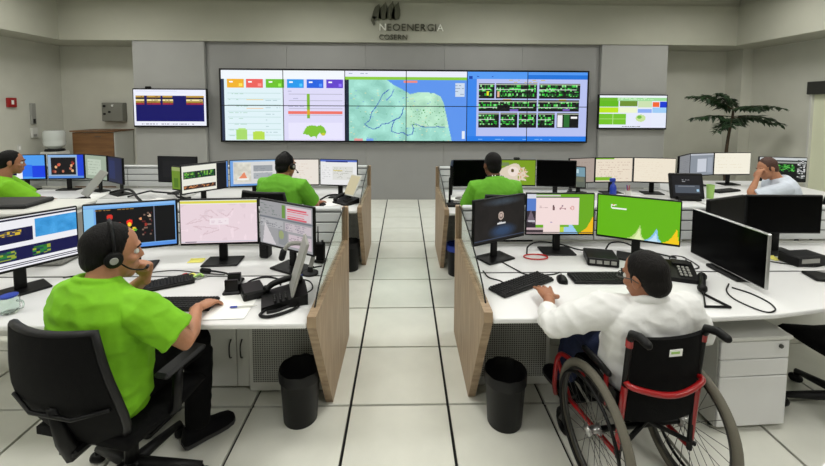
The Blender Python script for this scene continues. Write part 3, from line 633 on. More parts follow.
def im_a1():
    i = Img(bg=(.95, .95, .97)); i.rect(0, .2, .38, .48, (.03, .03, .22)).rect(0, .65, .38, .85, (.03, .03, .22)).rect(.5, 0, 1, 1, (.30, .62, .95)).rect(.72, .45, 1, .95, (.05, .25, .90)).rect(.5, .4, .72, .9, (.15, .45, .95)); return i
def im_a2():
    i = Img(bg=(.60, .70, .80)); i.rect(0, 0, 1, .08, (.55, .72, .92)).rect(.08, .12, .78, .85, (.04, .03, .04)).rect(.82, 0, 1, 1, (.08, .25, .85)).rect(0, .9, 1, 1, (.35, .55, .85))
    for k in range(11): i.ell(random.uniform(.14, .72), random.uniform(.2, .78), .035, .06, random.choice([(.85, .35, .25), (.75, .45, .35), (.9, .7, .5), (.5, .15, .1)]))
    return i
monitor('tilted monitor at the left edge with navy tables on white', (-2.33, 1.975), (-2.02, 2.42), im_m1())
monitor('monitor before the headset man showing a black alarm map with blue border', (-2.01, 2.435), (-1.51, 2.62), im_m2())
monitor('monitor on left front bench with pale pink map and yellow top bar', (-1.495, 2.61), (-.985, 2.675), im_m3())
monitor('angled monitor on left front bench with grey windows and red table rows', (-.98, 2.675), (-.555, 2.44), im_m4())
monitor('angled monitor on right front bench with dark brown desktop and round emblem', (.462, 2.66), (.880, 2.915), im_n1())
monitor('monitor on right front bench showing a pink dialog over green wallpaper', (.885, 2.925), (1.39, 2.94), im_n2())
monitor('monitor on right front bench with plain green wallpaper and coloured fins', (1.40, 2.935), (1.86, 2.71), im_n3())
t = monitor('large switched-off monitor with silver edge standing low beside the wheelchair user', (2.075, 2.92), (2.085, 2.32), None, z0=.785, h=.33, stand=False, edge='silver', bezel=.004)
MB().box((.0, .06, .012), (.26, .16, .02), .006).build('foot', 'black_plastic', t); MB().box((0, .06, .05), (.1, .03, .08), .005).build('stand_neck', 'black_plastic', t)
t['label'] = 'large switched-off monitor with silver edge turned towards the wheelchair user'
monitor('switched-off black monitor turned inward behind the silver-edged monitor', (2.10, 2.80), (2.49, 2.975), None, z0=.915, h=.285)
monitor('switched-off black monitor at the right picture edge on the front bench', (2.50, 2.975), (3.06, 2.99), None, z0=.915, h=.285)
monitor('turned monitor on left rear bench with green status cells and dark right side', (-2.31, 4.09), (-1.985, 4.49), im_p1())
monitor('monitor on left rear bench with orange chart and blue frame', (-1.98, 4.50), (-1.475, 4.63), im_p2())
monitor('monitor on left rear bench with blank cream page right of the green-shirted head', (-1.47, 4.635), (-.99, 4.67), im_generic((.93, .90, .86), (.88, .82, .76)))
monitor('monitor on left rear bench with dark blue title bar nearest the aisle', (-.985, 4.67), (-.535, 4.62), im_p4())
monitor('dark monitor turned sideways beside the slatted partition on left rear bench', (-2.98, 4.78), (-2.47, 4.73), Img(8, 6, (.06, .06, .07)).rect(.1, .2, .9, .9, (.09, .09, .10)), h=.32)  # switched off; faint reflection painted as grey cells on the emissive screen
monitor('black monitor on right rear bench turned sideways nearest the aisle', (.505, 4.22), (.568, 4.66), None, base_d=.06, base_y=.018, back_bulge=False)
monitor('black switched-off monitor left of the man on right rear bench', (.57, 4.68), (1.08, 4.74), None)
monitor('monitor on right rear bench with white flower on green background', (1.085, 4.745), (1.55, 4.755), im_q2())
monitor('black switched-off monitor right of the flower picture on right rear bench', (1.555, 4.755), (2.0, 4.70), None)
monitor('monitor on right rear bench with dull pinkish page behind the tilted phone screen', (1.99, 4.90), (2.345, 5.0), im_generic((.68, .62, .58), (.60, .54, .50)))
i_ = im_generic((.93, .88, .80), (.80, .70, .62), 8); i_.rect(0, .8, .45, .95, (.5, .72, .12)).rect(0, 0, .5, .05, (.45, .7, .1))
monitor('monitor on right rear bench with cream page and green tab', (2.35, 5.005), (2.835, 5.05), i_)
monitor('monitor on right rear bench with plain cream page beside the black tablet', (2.84, 5.05), (3.33, 5.0), im_generic((.95, .91, .83), (.92, .87, .78)))
monitor('narrow angled grey monitor at the left end of the far right desk', (3.50, 5.20), (3.84, 5.50), im_generic((.50, .51, .53), (.42, .43, .45)))
i_ = Img(72, 42, (.55, .58, .62)); i_.rect(.3, .25, .7, .85, (.80, .82, .86)).rect(0, 0, 1, .06, (.75, .77, .8)).rect(.75, .2, .95, .9, (.62, .65, .70)); monitor('grey monitor with pale window on the far right desk', (3.845, 5.51), (4.26, 5.64), i_)
monitor('bright white monitor on the far right desk below the tree', (4.265, 5.645), (4.81, 5.70), im_generic((.97, .95, .88), (.92, .88, .78), 5))
monitor('monitor with black screen and green graph behind the man in pale shirt', (4.52, 5.24), (5.05, 5.16), im_u1())
monitor('monitor at far left with white pages and bright blue panes', (-4.95, 4.78), (-4.44, 4.87), im_a1())
monitor('monitor at far left with orange dots on black map', (-4.43, 4.88), (-4.0, 4.93), im_a2(), base_d=.12, base_y=.03)
i_ = Img(48, 32, (.62, .68, .60)); i_.rect(.1, .15, .75, .85, (.75, .80, .73)).text(.12, .2, .7, .8, (.6, .66, .58), 5); monitor('grey green monitor beside the grey phone panel at far left', (-3.99, 4.93), (-3.60, 4.78), i_, base_d=.12, base_y=.03)
monitor('dark blue monitor turned to the right on left rear bench', (-3.58, 4.77), (-3.27, 4.58), Img(24, 16, (.08, .10, .24)).rect(.1, .1, .5, .9, (.12, .16, .34)))
monitor('narrow green screen standing left of the green status monitor', (-2.60, 4.42), (-2.46, 4.36), Img(8, 12, (.42, .55, .15)).rect(0, 0, 1, .2, (.6, .66, .4)).rect(.2, .5, .8, .9, (.3, .45, .1)), z0=.88, h=.27, base_w=.12)
# ------------------------------------------------------------------ office chairs
def chair_parts():
    P = {}
    st = MB()
    for k in range(5):
        a = 2*math.pi*k/5+.35; st.tube([(0.03*math.cos(a), .03*math.sin(a), .125), (.17*math.cos(a), .17*math.sin(a), .10), (.31*math.cos(a), .31*math.sin(a), .075)], [.030, .024, .017], 8)
    st.lathe([(.045, .08), (.05, .10), (.045, .145), (.03, .15)], 16); P['star_base'] = (st.mesh('star_base', True), 'dark_plastic')
    P['gas_column'] = (MB().lathe([(.03, .14), (.03, .27), (.02, .275), (.02, .40)], 14).mesh('gas_column', True), 'black_plastic')
    P['tilt_mechanism'] = (MB().box((0, -.03, .405), (.18, .30, .05), .015).box((0, -.21, .43), (.09, .16, .035), .01).mesh('tilt_mechanism'), 'black_plastic')
    seat = MB(); rs = []
    for i in range(9):
        y = -.23+.46*i/8; wv = .23+.02*math.sin(math.pi*i/8); zz = .478-(.03*max(0, (i-6))/2)
        rs.append([(-wv, y, .43), (-wv, y, zz-.015), (-wv+.03, y, zz), (0, y, zz-.012), (wv-.03, y, zz), (wv, y, zz-.015), (wv, y, .43)])
    seat.rings(rs); P['seat'] = (seat.mesh('seat', True), 'black_fabric')
    # reclined back: frame outline and mesh panel
    def bp(u, v):  # u -1..1, v 0..1 bottom to top
        wv = [.17, .215, .235, .240, .236, .232, .228][min(6, int(v*6))]; i = min(5, int(v*6)); f_ = v*6-i
        ws = [.165, .225, .248, .243, .226, .208, .194]; wv = lerp(ws[i], ws[i+1], f_)
        z = .44+.53*v; y = -.235-.12*v-.03*math.sin(math.pi*v)+.045*(u*u)+.03*max(0, .35-v)
        return Vector((u*wv, y, z))
    out = [bp(-1, v/10) for v in range(11)]+[bp(u/4, 1) for u in range(-3, 4)]+[bp(1, v/10) for v in range(10, -1, -1)]+[bp(u/4, 0) for u in range(3, -4, -1)]
    P['back_frame'] = (MB().tube(out, .017, 8, loop=True).mesh('back_frame', True), 'dark_plastic')
    g = MB(); nu, nv = 8, 10
    for off in (0, -.018): pass
    vsf = [bp(-1+2*i/nu, j/nv) for j in range(nv+1) for i in range(nu+1)]; vsb = [p+Vector((0, -.018, 0)) for p in vsf]
    n = len(vsf); fs = []
    for j in range(nv):
        for i in range(nu):
            a = j*(nu+1)+i; q = (a, a+1, a+nu+2, a+nu+1); fs.append(q); fs.append(tuple(x+n for x in q[::-1]))
    g.add(vsf+vsb, fs); P['back_mesh'] = (g.mesh('back_mesh', True), 'black_mesh')
    lum = MB().tube([bp(-.95, .42)+Vector((0, -.025, 0)), bp(-.4, .36)+Vector((0, -.04, 0)), bp(.4, .36)+Vector((0, -.04, 0)), bp(.95, .42)+Vector((0, -.025, 0))], .008, 8)
    P['lumbar_bar'] = (lum.mesh('lumbar_bar', True), 'black_plastic')
    P['back_stem'] = (MB().tube([(0, -.16, .42), (0, -.27, .42), (0, -.295, .50), (0, -.33, .66)], [.03, .035, .03, .02], 8).mesh('back_stem', True), 'black_plastic')
    cst = MB().capsule([(-.012, 0, .028), (.012, 0, .028)], .027, 10).box((0, 0, .058), (.02, .03, .03), .005); P['caster'] = (cst.mesh('caster', True), 'black_plastic')
    arm = MB().box((0, .02, .665), (.075, .25, .028), .012); P['armrest_pad'] = (arm.mesh('armrest_pad'), 'dark_plastic')
    P['armrest_post'] = (MB().tube([(-.05, -.02, .43), (0, -.02, .46), (0, -.01, .56), (0, .0, .655)], [.016, .02, .022, .02], 8).mesh('armrest_post', True), 'black_plastic')
    for k, (me, m) in P.items(): me.materials.append(MATS[m])
    return {k: v[0] for k, v in P.items()}
CP = chair_parts()
def office_chair(label, x, y, rz, arms=True, dz=0., bz=0., no_arm=0):
    t = thing('office_chair', label, 'chair', (x, y, 0), rz, 'black office chairs')
    for k in ('star_base', 'gas_column', 'tilt_mechanism', 'seat'): child(k, CP[k], t)
    for k in ('back_frame', 'back_mesh', 'lumbar_bar', 'back_stem'): child(k, CP[k], t, loc=(0, 0, bz))
    for k in range(5):
        a = 2*math.pi*k/5+.35; child('caster', CP['caster'], t, loc=(.31*math.cos(a), .31*math.sin(a), 0), rz=a+.6)
    if arms:
        for sx in (-1, 1):
            if sx == no_arm: continue
            p = child('armrest_post', CP['armrest_post'], t, loc=(sx*.275, 0, 0)); child('armrest_pad', CP['armrest_pad'], t, loc=(sx*.275, 0, 0))
    return t
office_chair('black mesh office chair of the headset man at the front left', -1.295, 1.79, R(-11))
office_chair('black office chair of the green-shirted man at the left rear bench', -1.16, 3.78, R(-12), bz=.10)
office_chair('black office chair of the man at the right rear bench', .89, 3.76, R(3), bz=.10)
office_chair('black office chair under the man in the pale shirt at far right', 4.50, 4.66, R(62))
office_chair('black office chair of the green-shirted man at far left', -3.93, 3.70, R(-38))
office_chair('empty black office chair under the bench at the right picture edge', 2.64, 2.36, R(0), arms=False)

# ------------------------------------------------------------------ people
from mathutils import noise as mnoise
def remesh(mb, voxel, smooth_it=4, name='tmp'):
    me = mb.mesh(name); o = bpy.data.objects.new(name, me); COL.objects.link(o)
    r = o.modifiers.new('r', 'REMESH'); r.mode = 'VOXEL'; r.voxel_size = voxel
    s = o.modifiers.new('s', 'SMOOTH'); s.factor = .5; s.iterations = smooth_it
    dg = bpy.context.evaluated_depsgraph_get(); dg.update()
    out = bpy.data.meshes.new_from_object(o.evaluated_get(dg)); bpy.data.objects.remove(o); bpy.data.meshes.remove(me)
    out.polygons.foreach_set('use_smooth', [True]*len(out.polygons)); return out
def wrinkle(me, amp, seed=0., fr=(9, 9, 16)):
    n = len(me.vertices); co = np.empty(n*3); me.vertices.foreach_get('co', co); co = co.reshape(-1, 3)
    no = np.empty(n*3); me.vertices.foreach_get('normal', no); no = no.reshape(-1, 3); d = np.empty(n)
    for i in range(n):
        p = co[i]; v = mnoise.noise(Vector((p[0]*fr[0]+seed, p[1]*fr[1], p[2]*fr[2]+p[0]*6))); v2 = mnoise.noise(Vector((p[0]*24+seed, p[1]*24, p[2]*30)))
        d[i] = (1-abs(v)*2.2)*amp + v2*amp*.35
    co += no*d[:, None]; me.vertices.foreach_set('co', co.ravel()); me.update()
def hand(mb, wr, d, n, thumb, curl=(.35, .45, .3), sc=1.0, spread=.06):
    """wrist, finger direction, palm normal, side of the thumb"""
    wr, d = Vector(wr), Vector(d).normalized(); n = Vector(n); n = (n-d*n.dot(d)).normalized(); s = d.cross(n)
    if s.dot(Vector(thumb)) < 0: s = -s
    rs = []
    for t, hw, ht in [(-.03, .024, .021), (0, .026, .020), (.03, .034, .018), (.06, .040, .016), (.088, .041, .013), (.096, .036, .009)]:
        c = wr+d*t*sc; rs.append([c+s*hw*sc*math.cos(a)+n*ht*sc*math.sin(a) for a in [2*math.pi*k/14 for k in range(14)]])
    mb.rings(rs)
    for off, ln, k in [(.030, .070, 1), (.0105, .080, 0), (-.0095, .074, -.6), (-.0285, .058, -1.6)]:
        p = wr+(d*.088+s*off-n*.001)*sc; dd = (d+s*k*spread).normalized(); pts = [p-dd*.02*sc, p]; ang = 0
        for f_, cu in zip((.45, .32, .26), curl):
            ang += cu; q = (dd*math.cos(ang)+n*math.sin(ang)); p = p+q*ln*f_*sc; pts.append(p)
        mb.capsule(pts, [.0098*sc, .0098*sc, .0092*sc, .0086*sc, .0072*sc], 8)
    p0 = wr+(d*.022+s*.026)*sc; t1 = (d*.62+s*.70+n*.25).normalized(); t2 = (d*.9+s*.25+n*.35).normalized()
    mb.capsule([p0, p0+t1*.038*sc, p0+(t1*.038+t2*.032)*sc, p0+(t1*.038+t2*.056)*sc], [.0135*sc, .0115*sc, .010*sc, .008*sc], 8)
def person(label, pel, neck, head, tyaw, hyaw, hpitch, hroll, shL, shR, elL, elR, wrL, wrR, hL, hR, kneL, kneR, ankL, ankR, toeL, toeR,
           skin, hair, shirt, trouser, long=False, bulk=1.0, vox=.006, hs=1.0, wr_amp=.003, slump=.04, cat_extra=None, hair_cut=False, deep=1.0, cuff=.95):
    O = sk((pel[0], pel[1], 0))
    V = lambda p: sk(p)-O
    pel, neck, head, shL, shR, elL, elR, wrL, wrR = map(V, (pel, neck, head, shL, shR, elL, elR, wrL, wrR))
    kneL, kneR, ankL, ankR, toeL, toeR = map(V, (kneL, kneR, ankL, ankR, toeL, toeR))
    rtv = Vector((math.cos(tyaw), math.sin(tyaw), 0)); fwv = Vector((-math.sin(tyaw), math.cos(tyaw), 0))
    mid = (pel+neck)/2-fwv*slump
    def sp_(t): return pel*(1-t)*(1-t)+mid*2*t*(1-t)+neck*t*t if 0 <= t <= 1 else (pel+(mid-pel)*2*t if t < 0 else neck+(neck-mid)*2*(t-1))
    def torso(mb, k, add, prof):
        rs = []
        for t, hw, hd, fo in prof:
            c = sp_(t); tg = (sp_(t+.02)-sp_(t-.02)).normalized(); f2 = (fwv-tg*fwv.dot(tg)).normalized(); r2 = tg.cross(f2)*-1
            rs.append([c+f2*fo*bulk+r2*(hw*bulk*k+add)*math.copysign(abs(math.cos(a))**.85, math.cos(a))+f2*(hd*bulk*deep*k+add)*math.copysign(abs(math.sin(a))**.85, math.sin(a)) for a in [2*math.pi*i/24 for i in range(24)]])
        mb.rings(rs)
    prof = [(-.16, .15, .10, 0), (-.05, .172, .12, 0), (.1, .172, .126, .01), (.28, .165, .128, .02), (.45, .163, .124, .015), (.62, .170, .122, .005), (.78, .176, .112, 0), (.9, .150, .088, -.008), (1.0, .085, .066, -.012)]
    HM = Matrix.Translation(head) @ Matrix.Rotation(hyaw, 4, 'Z') @ Matrix.Rotation(-hpitch, 4, 'X') @ Matrix.Rotation(hroll, 4, 'Y') @ Matrix.Scale(hs, 4)
    # --- body: one continuous surface
    b = MB(); torso(b, .92, -.008, prof)
    for (sh, el, wr) in ((shL, elL, wrL), (shR, elR, wrR)):
        b.capsule([neck*.55+sh*.45-Vector((0, 0, .03)), sh, lerp(sh, el, .5), el, lerp(el, wr, .3), lerp(el, wr, .75), wr], [.055, .055*bulk, .046*bulk, .040, .042, .032, .026], 12)
    hipL, hipR = pel-rtv*.09, pel+rtv*.09
    for hp, kn, an in ((hipL, kneL, ankL), (hipR, kneR, ankR)):
        b.capsule([hp, lerp(hp, kn, .5), kn, lerp(kn, an, .3), lerp(kn, an, .8), an], [.078, .07, .052, .055, .04, .037], 10)
    b.capsule([neck-Vector((0, 0, .04)), lerp(neck, head, .45)-fwv*.004, HM @ Vector((0, -.022, -.035))], [.066*hs, .056*hs, .056*hs], 14)
    b.ball((0, -.010, .030), (.075, .098, .092), 20, 14, HM); b.ball((0, .028, -.035), (.060, .064, .080), 18, 12, HM)
    b.ball((0, .058, -.094), (.030, .026, .024), 12, 8, HM); b.ball((0, .084, .026), (.050, .014, .012), 12, 8, HM)
    b.add(*_tri_nose(), HM); b.ball((0, .088, -.062), (.026, .012, .0085), 12, 8, HM); b.ball((0, .083, -.074), (.022, .012, .0085), 12, 8, HM)
    for sx in (-1, 1):
        b.ball((sx*.079, -.008, -.006), (.009, .020, .033), 10, 8, HM); b.ball((sx*.040, .060, -.022), (.024, .026, .020), 10, 8, HM)
    hand(b, wrL, *hL); hand(b, wrR, *hR)
    me = remesh(b, vox, 3, 'person'); me.materials.append(MATS[skin]); root = bpy.data.objects.new('person', me); COL.objects.link(root); root.location = O; tag(root, label, 'person')
    # --- eyes
    for sx in (-1, 1):
        ey = MB().ball((sx*.032, .0760, .004), .0125, 10, 8, HM).build('eye', 'eye_white', root, True); MB().ball((sx*.032, .0848, .004), .0055, 8, 6, HM).build('iris', 'eye_dark', ey, True)
        MB().capsule([HM @ Vector((sx*.016, .094, .026)), HM @ Vector((sx*.034, .092, .032)), HM @ Vector((sx*.052, .078, .026))], [.004, .0045, .003], 6).build('eyebrow', hair, root, True)
    # --- hair
    h = MB(); h.ball((0, -.022, .040), (.080, .097, .092), 22, 16, HM); h.ball((0, -.054, -.012), (.068, .060, .066), 18, 12, HM)
    for sx in (-1, 1): h.ball((sx*.069, .010, .008), (.010, .014, .030), 10, 8, HM)
    hm = remesh(h, .007, 2); wrinkle(hm, .0010, 3.1, (60, 60, 40)); hm.materials.append(MATS[hair]); child('hair', hm, root)
    # --- shirt
    s = MB(); sp = [(t, a, c, d) for t, a, c, d in prof]; torso(s, 1.04, .012, sp)
    for (sh, el, wr) in ((shL, elL, wrL), (shR, elR, wrR)):
        inner = neck*.62+sh*.38-Vector((0, 0, .035))
        if long:
            s.capsule([inner, sh, lerp(sh, el, .5), el, lerp(el, wr, .2)], [.066, .072*bulk, .062*bulk, .056, .05], 14); s.tube([lerp(el, wr, .15), lerp(el, wr, cuff-.25), lerp(el, wr, cuff-.05), lerp(el, wr, cuff)], [.054, .050, .046, .044], 14)
        else:
            s.capsule([inner, sh, lerp(sh, el, .4)], [.066, .074*bulk, .070*bulk], 14); s.tube([lerp(sh, el, .3), lerp(sh, el, .62), lerp(sh, el, .78)], [.072*bulk, .071*bulk, .072*bulk], 16)
    cr = []
    nd = (head-neck).normalized()
    for k in range(20):
        a = 2*math.pi*k/20; cr.append(neck+rtv*.074*hs*math.cos(a)+fwv*(.068*hs*math.sin(a)-.006)+Vector((0, 0, .004-.024*math.sin(a))))
    s.tube(cr, .0155, 8, loop=True)
    sm = remesh(s, max(vox, .007), 5); wrinkle(sm, wr_amp, label.__len__()*1.7); sm.materials.append(MATS[shirt]); child('shirt', sm, root)
    # --- trousers
    p = MB(); torso(p, 1.0, .006, [(-.20, .14, .10, 0), (-.1, .168, .12, 0), (0, .172, .124, 0), (.1, .165, .12, 0), (.16, .15, .11, 0)])
    for hp, kn, an in ((hipL, kneL, ankL), (hipR, kneR, ankR)):
        p.capsule([hp, lerp(hp, kn, .5), kn, lerp(kn, an, .3)], [.10, .088, .072, .070], 14); p.tube([lerp(kn, an, .1), lerp(kn, an, .5), lerp(kn, an, .98)], [.070, .068, .062], 14)
    pm = remesh(p, .009, 4); wrinkle(pm, .002, 5.5); pm.materials.append(MATS[trouser]); child('trousers', pm, root)
    # --- shoes
    for an, toe in ((ankL, toeL), (ankR, toeR)):
        d = toe-an; d.z = 0; d.normalize(); sd = Vector((-d.y, d.x, 0)); z0 = an.z-.085
        up_ = []; so = []
        for y_, hw, top in [(-.085, .026, .06), (-.072, .040, .10), (-.02, .044, .115), (.04, .046, .10), (.10, .052, .080), (.15, .053, .068), (.19, .044, .058), (.212, .022, .040)]:
            c = an+d*y_*.92; c.z = z0; up_.append([c+sd*hw*math.cos(a)+Vector((0, 0, .02+(top-.02)*max(0, math.sin(a))**.7)) for a in [math.pi*i/9 for i in range(10)]])
            so.append([c+sd*(hw+.003)*x_+Vector((0, 0, z_)) for x_, z_ in ((1, .004), (1, .024), (-1, .024), (-1, .004))])
        mbs = MB(); mbs.rings(up_); so_o = mbs.build('shoe', 'shoe', root, True); MB().rings(so).build('sole', 'sole', so_o)
    return root
def _tri_nose():
    vs = [(-.009, .086, .012), (.009, .086, .012), (0, .098, .010), (-.019, .084, -.036), (.019, .084, -.036), (0, .118, -.030), (0, .09, -.044), (0, .05, -.01)]
    return vs, [(0, 2, 1), (0, 3, 5, 2), (1, 2, 5, 4), (3, 6, 5), (4, 5, 6), (0, 1, 7), (0, 7, 3), (1, 4, 7), (3, 7, 6), (4, 6, 7)]
def standard(pel, neck, tyaw, x, y, z=0):
    """offset in the torso frame -> world"""
    r = Vector((math.cos(tyaw), math.sin(tyaw), 0)); f_ = Vector((-math.sin(tyaw), math.cos(tyaw), 0)); return Vector((pel[0], pel[1], z))+r*x+f_*y
flat = ((0, .0, -1))
# man with headset, front left
a = R(-22)
person('seated man in lime green polo with headset, chin on his fist, front left', (-1.345, 1.70, .565), (-1.335, 1.695, 1.070), (-1.312, 1.755, 1.172), a, R(-50), R(4), R(3),
       (-1.510, 1.745, .965), (-1.130, 1.655, .955), (-1.50, 2.03, .80), (-.955, 1.70, .795), (-1.275, 1.915, .985), (-1.055, 1.975, .80),
       ((.18, -.22, 1), (-.1, -1, 0), (-.6, .77, .2), (1.35, 1.5, 1.0)), ((.35, .95, -.05), (0, 0, -1), (-1, .2, 0), (.3, .35, .25)),
       (-1.43, 2.10, .56), (-1.105, 2.08, .56), (-1.42, 2.14, .09), (-1.125, 2.075, .09), (-1.38, 2.4, 0), (-1.015, 2.20, 0),
       'skin_a', 'hair_black', 'shirt_green', 'trouser_black', bulk=1.12, vox=.0055, wr_amp=.007, hs=1.07)
# wheelchair user, front right
a = R(10)
person('man in white long-sleeved shirt and glasses sitting in the wheelchair', (1.17, 1.925, .585), (1.140, 1.875, .945), (1.130, 1.875, 1.040), a, R(24), R(10), R(-3),
       (.945, 1.875, .885), (1.345, 1.905, .875), (.700, 1.905, .780), (1.48, 1.97, .72), (.775, 2.115, .815), (1.40, 2.14, .80),
       ((.12, 1, .0), (0, 0, -1), (1, 0, 0), (.10, .14, .10), 1.1, .17), ((-.3, 1, 0), (0, 0, -1), (-1, 0, 0), (.3, .3, .2)),
       (1.00, 2.27, .60), (1.20, 2.30, .60), (.97, 2.36, .21), (1.14, 2.38, .21), (.93, 2.6, 0), (1.10, 2.6, 0),
       'skin_b', 'hair_brown', 'shirt_white', 'jeans', long=True, bulk=1.14, vox=.0055, wr_amp=.006, hs=1.0, slump=.03, deep=.78, cuff=.62)
# man at the left rear bench
a = R(-15)
person('man in green polo with headset at the left rear bench', (-1.20, 3.82, .60), (-1.19, 3.87, 1.140), (-1.160, 3.92, 1.240), a, R(-30), R(4), 0,
       (-1.375, 3.92, 1.055), (-.985, 3.82, 1.055), (-1.42, 4.02, .80), (-.89, 3.97, .83), (-1.3, 4.25, .80), (-.93, 4.21, .80),
       ((.3, 1, 0), (0, 0, -1), (1, 0, 0), (.3, .3, .2)), ((.4, 1, 0), (0, 0, -1), (-1, 0, 0), (.2, .3, .2)),
       (-1.22, 4.24, .56), (-1.0, 4.22, .56), (-1.22, 4.25, .09), (-1.0, 4.25, .09), (-1.2, 4.5, 0), (-.95, 4.5, 0),
       'skin_b', 'hair_black', 'shirt_green_dark', 'trouser_black', bulk=1.12, vox=.008)
# man at the right rear bench
a = R(5)
person('man in green shirt with lanyard at the right rear bench', (.88, 3.79, .60), (.865, 3.85, 1.145), (.85, 3.90, 1.265), a, R(12), R(3), 0,
       (.675, 3.83, 1.06), (1.06, 3.865, 1.06), (.60, 3.93, .80), (1.13, 3.99, .80), (.63, 4.17, .80), (1.05, 4.22, .80),
       ((.1, 1, 0), (0, 0, -1), (1, 0, 0), (.3, .3, .2)), ((-.2, 1, 0), (0, 0, -1), (-1, 0, 0), (.3, .3, .2)),
       (.77, 4.21, .56), (1.0, 4.21, .56), (.77, 4.25, .09), (1.0, 4.25, .09), (.75, 4.5, 0), (1.0, 4.5, 0),
       'skin_c', 'hair_black', 'shirt_green_dark', 'trouser_black', bulk=1.10, vox=.008)
# man at far left
a = R(-40)
person('man in green polo at the far left picture edge', (-3.93, 3.74, .59), (-3.89, 3.79, 1.120), (-3.84, 3.845, 1.260), a, R(-55), R(5), 0,
       (-3.99, 3.94, 1.045), (-3.73, 3.68, 1.045), (-3.84, 4.08, .84), (-3.56, 3.83, .84), (-3.62, 4.13, .80), (-3.44, 4.03, .80),
       ((.9, .5, 0), (0, 0, -1), (.5, -1, 0), (.3, .3, .2)), ((.7, .7, 0), (0, 0, -1), (-1, .6, 0), (.3, .3, .2)),
       (-3.75, 4.07, .56), (-3.60, 3.95, .56), (-3.72, 4.12, .09), (-3.56, 4.0, .09), (-3.6, 4.3, 0), (-3.42, 4.2, 0),
       'skin_b', 'hair_black', 'shirt_green', 'trouser_black', bulk=1.1, vox=.008, hs=.94)
# man at far right, hand to his face
a = R(68)
person('man in pale grey shirt holding his hand to his face at far right', (4.410, 4.70, .58), (4.320, 4.74, 1.02), (4.215, 4.77, 1.125), a, R(84), R(18), R(4),
       (4.260, 4.565, .935), (4.390, 4.92, .935), (3.930, 4.66, .80), (4.42, 5.00, .70), (4.045, 4.70, 1.015), (4.22, 4.84, .66),
       ((.35, .15, .9), (.9, .1, -.2), (0, .5, .5), (.5, .5, .3)), ((-1, .1, 0), (0, 0, -1), (0, -1, 0), (.3, .3, .2)),
       (4.010, 4.78, .56), (4.120, 4.99, .56), (3.980, 4.8, .09), (4.060, 5.0, .09), (3.760, 4.9, 0), (3.810, 5.1, 0),
       'skin_a', 'hair_red', 'shirt_pale', 'trouser_black', bulk=1.08, vox=.008)
# ------------------------------------------------------------------ wheelchair
wc = thing('wheelchair', 'red-framed manual wheelchair with black back seen from behind', 'wheelchair', (1.142, 1.885, 0), R(8))
def torus(mb, R0, r, nseg=48, seg=8, x=0., zc=0.): 
    return mb.tube([(x, R0*math.cos(2*math.pi*k/nseg), zc+R0*math.sin(2*math.pi*k/nseg)) for k in range(nseg)], r, seg, loop=True)
WR = .305
tyre_me = torus(MB(), WR-.020, .020).mesh('wheel', True); tyre_me.materials.append(MATS['tyre'])
rim_me = torus(MB(), WR-.046, .011).mesh('rim', True); rim_me.materials.append(MATS['dark_metal'])
hr_me = torus(MB(), WR-.056, .008).mesh('push_rim', True); hr_me.materials.append(MATS['black_plastic'])
spk = MB()
for k in range(28):
    a0 = 2*math.pi*k/28; s_ = 1 if k % 2 else -1; a1 = a0+s_*.5
    spk.tube([(.02*(1 if k % 4 < 2 else -1), .028*math.cos(a1), .028*math.sin(a1)), (0, (WR-.045)*math.cos(a0), (WR-.045)*math.sin(a0))], .0014, 4)
spk_me = spk.mesh('spokes'); spk_me.materials.append(MATS['dark_metal'])
hub_me = MB().tube([(-.035, 0, 0), (-.03, 0, 0), (-.015, 0, 0), (.015, 0, 0), (.03, 0, 0), (.035, 0, 0)], [.012, .03, .018, .018, .03, .012], 14).mesh('hub', True); hub_me.materials.append(MATS['silver'])
for sx in (-1, 1):
    wh = child('wheel', tyre_me, wc, loc=(sx*.242, 0, WR)); wh.rotation_euler = (0, R(sx*3), 0)
    child('rim', rim_me, wh); child('push_rim', hr_me, wh, loc=(sx*.032, 0, 0)); tag(child('spokes', spk_me, wh), kind='stuff'); child('hub', hub_me, wh)
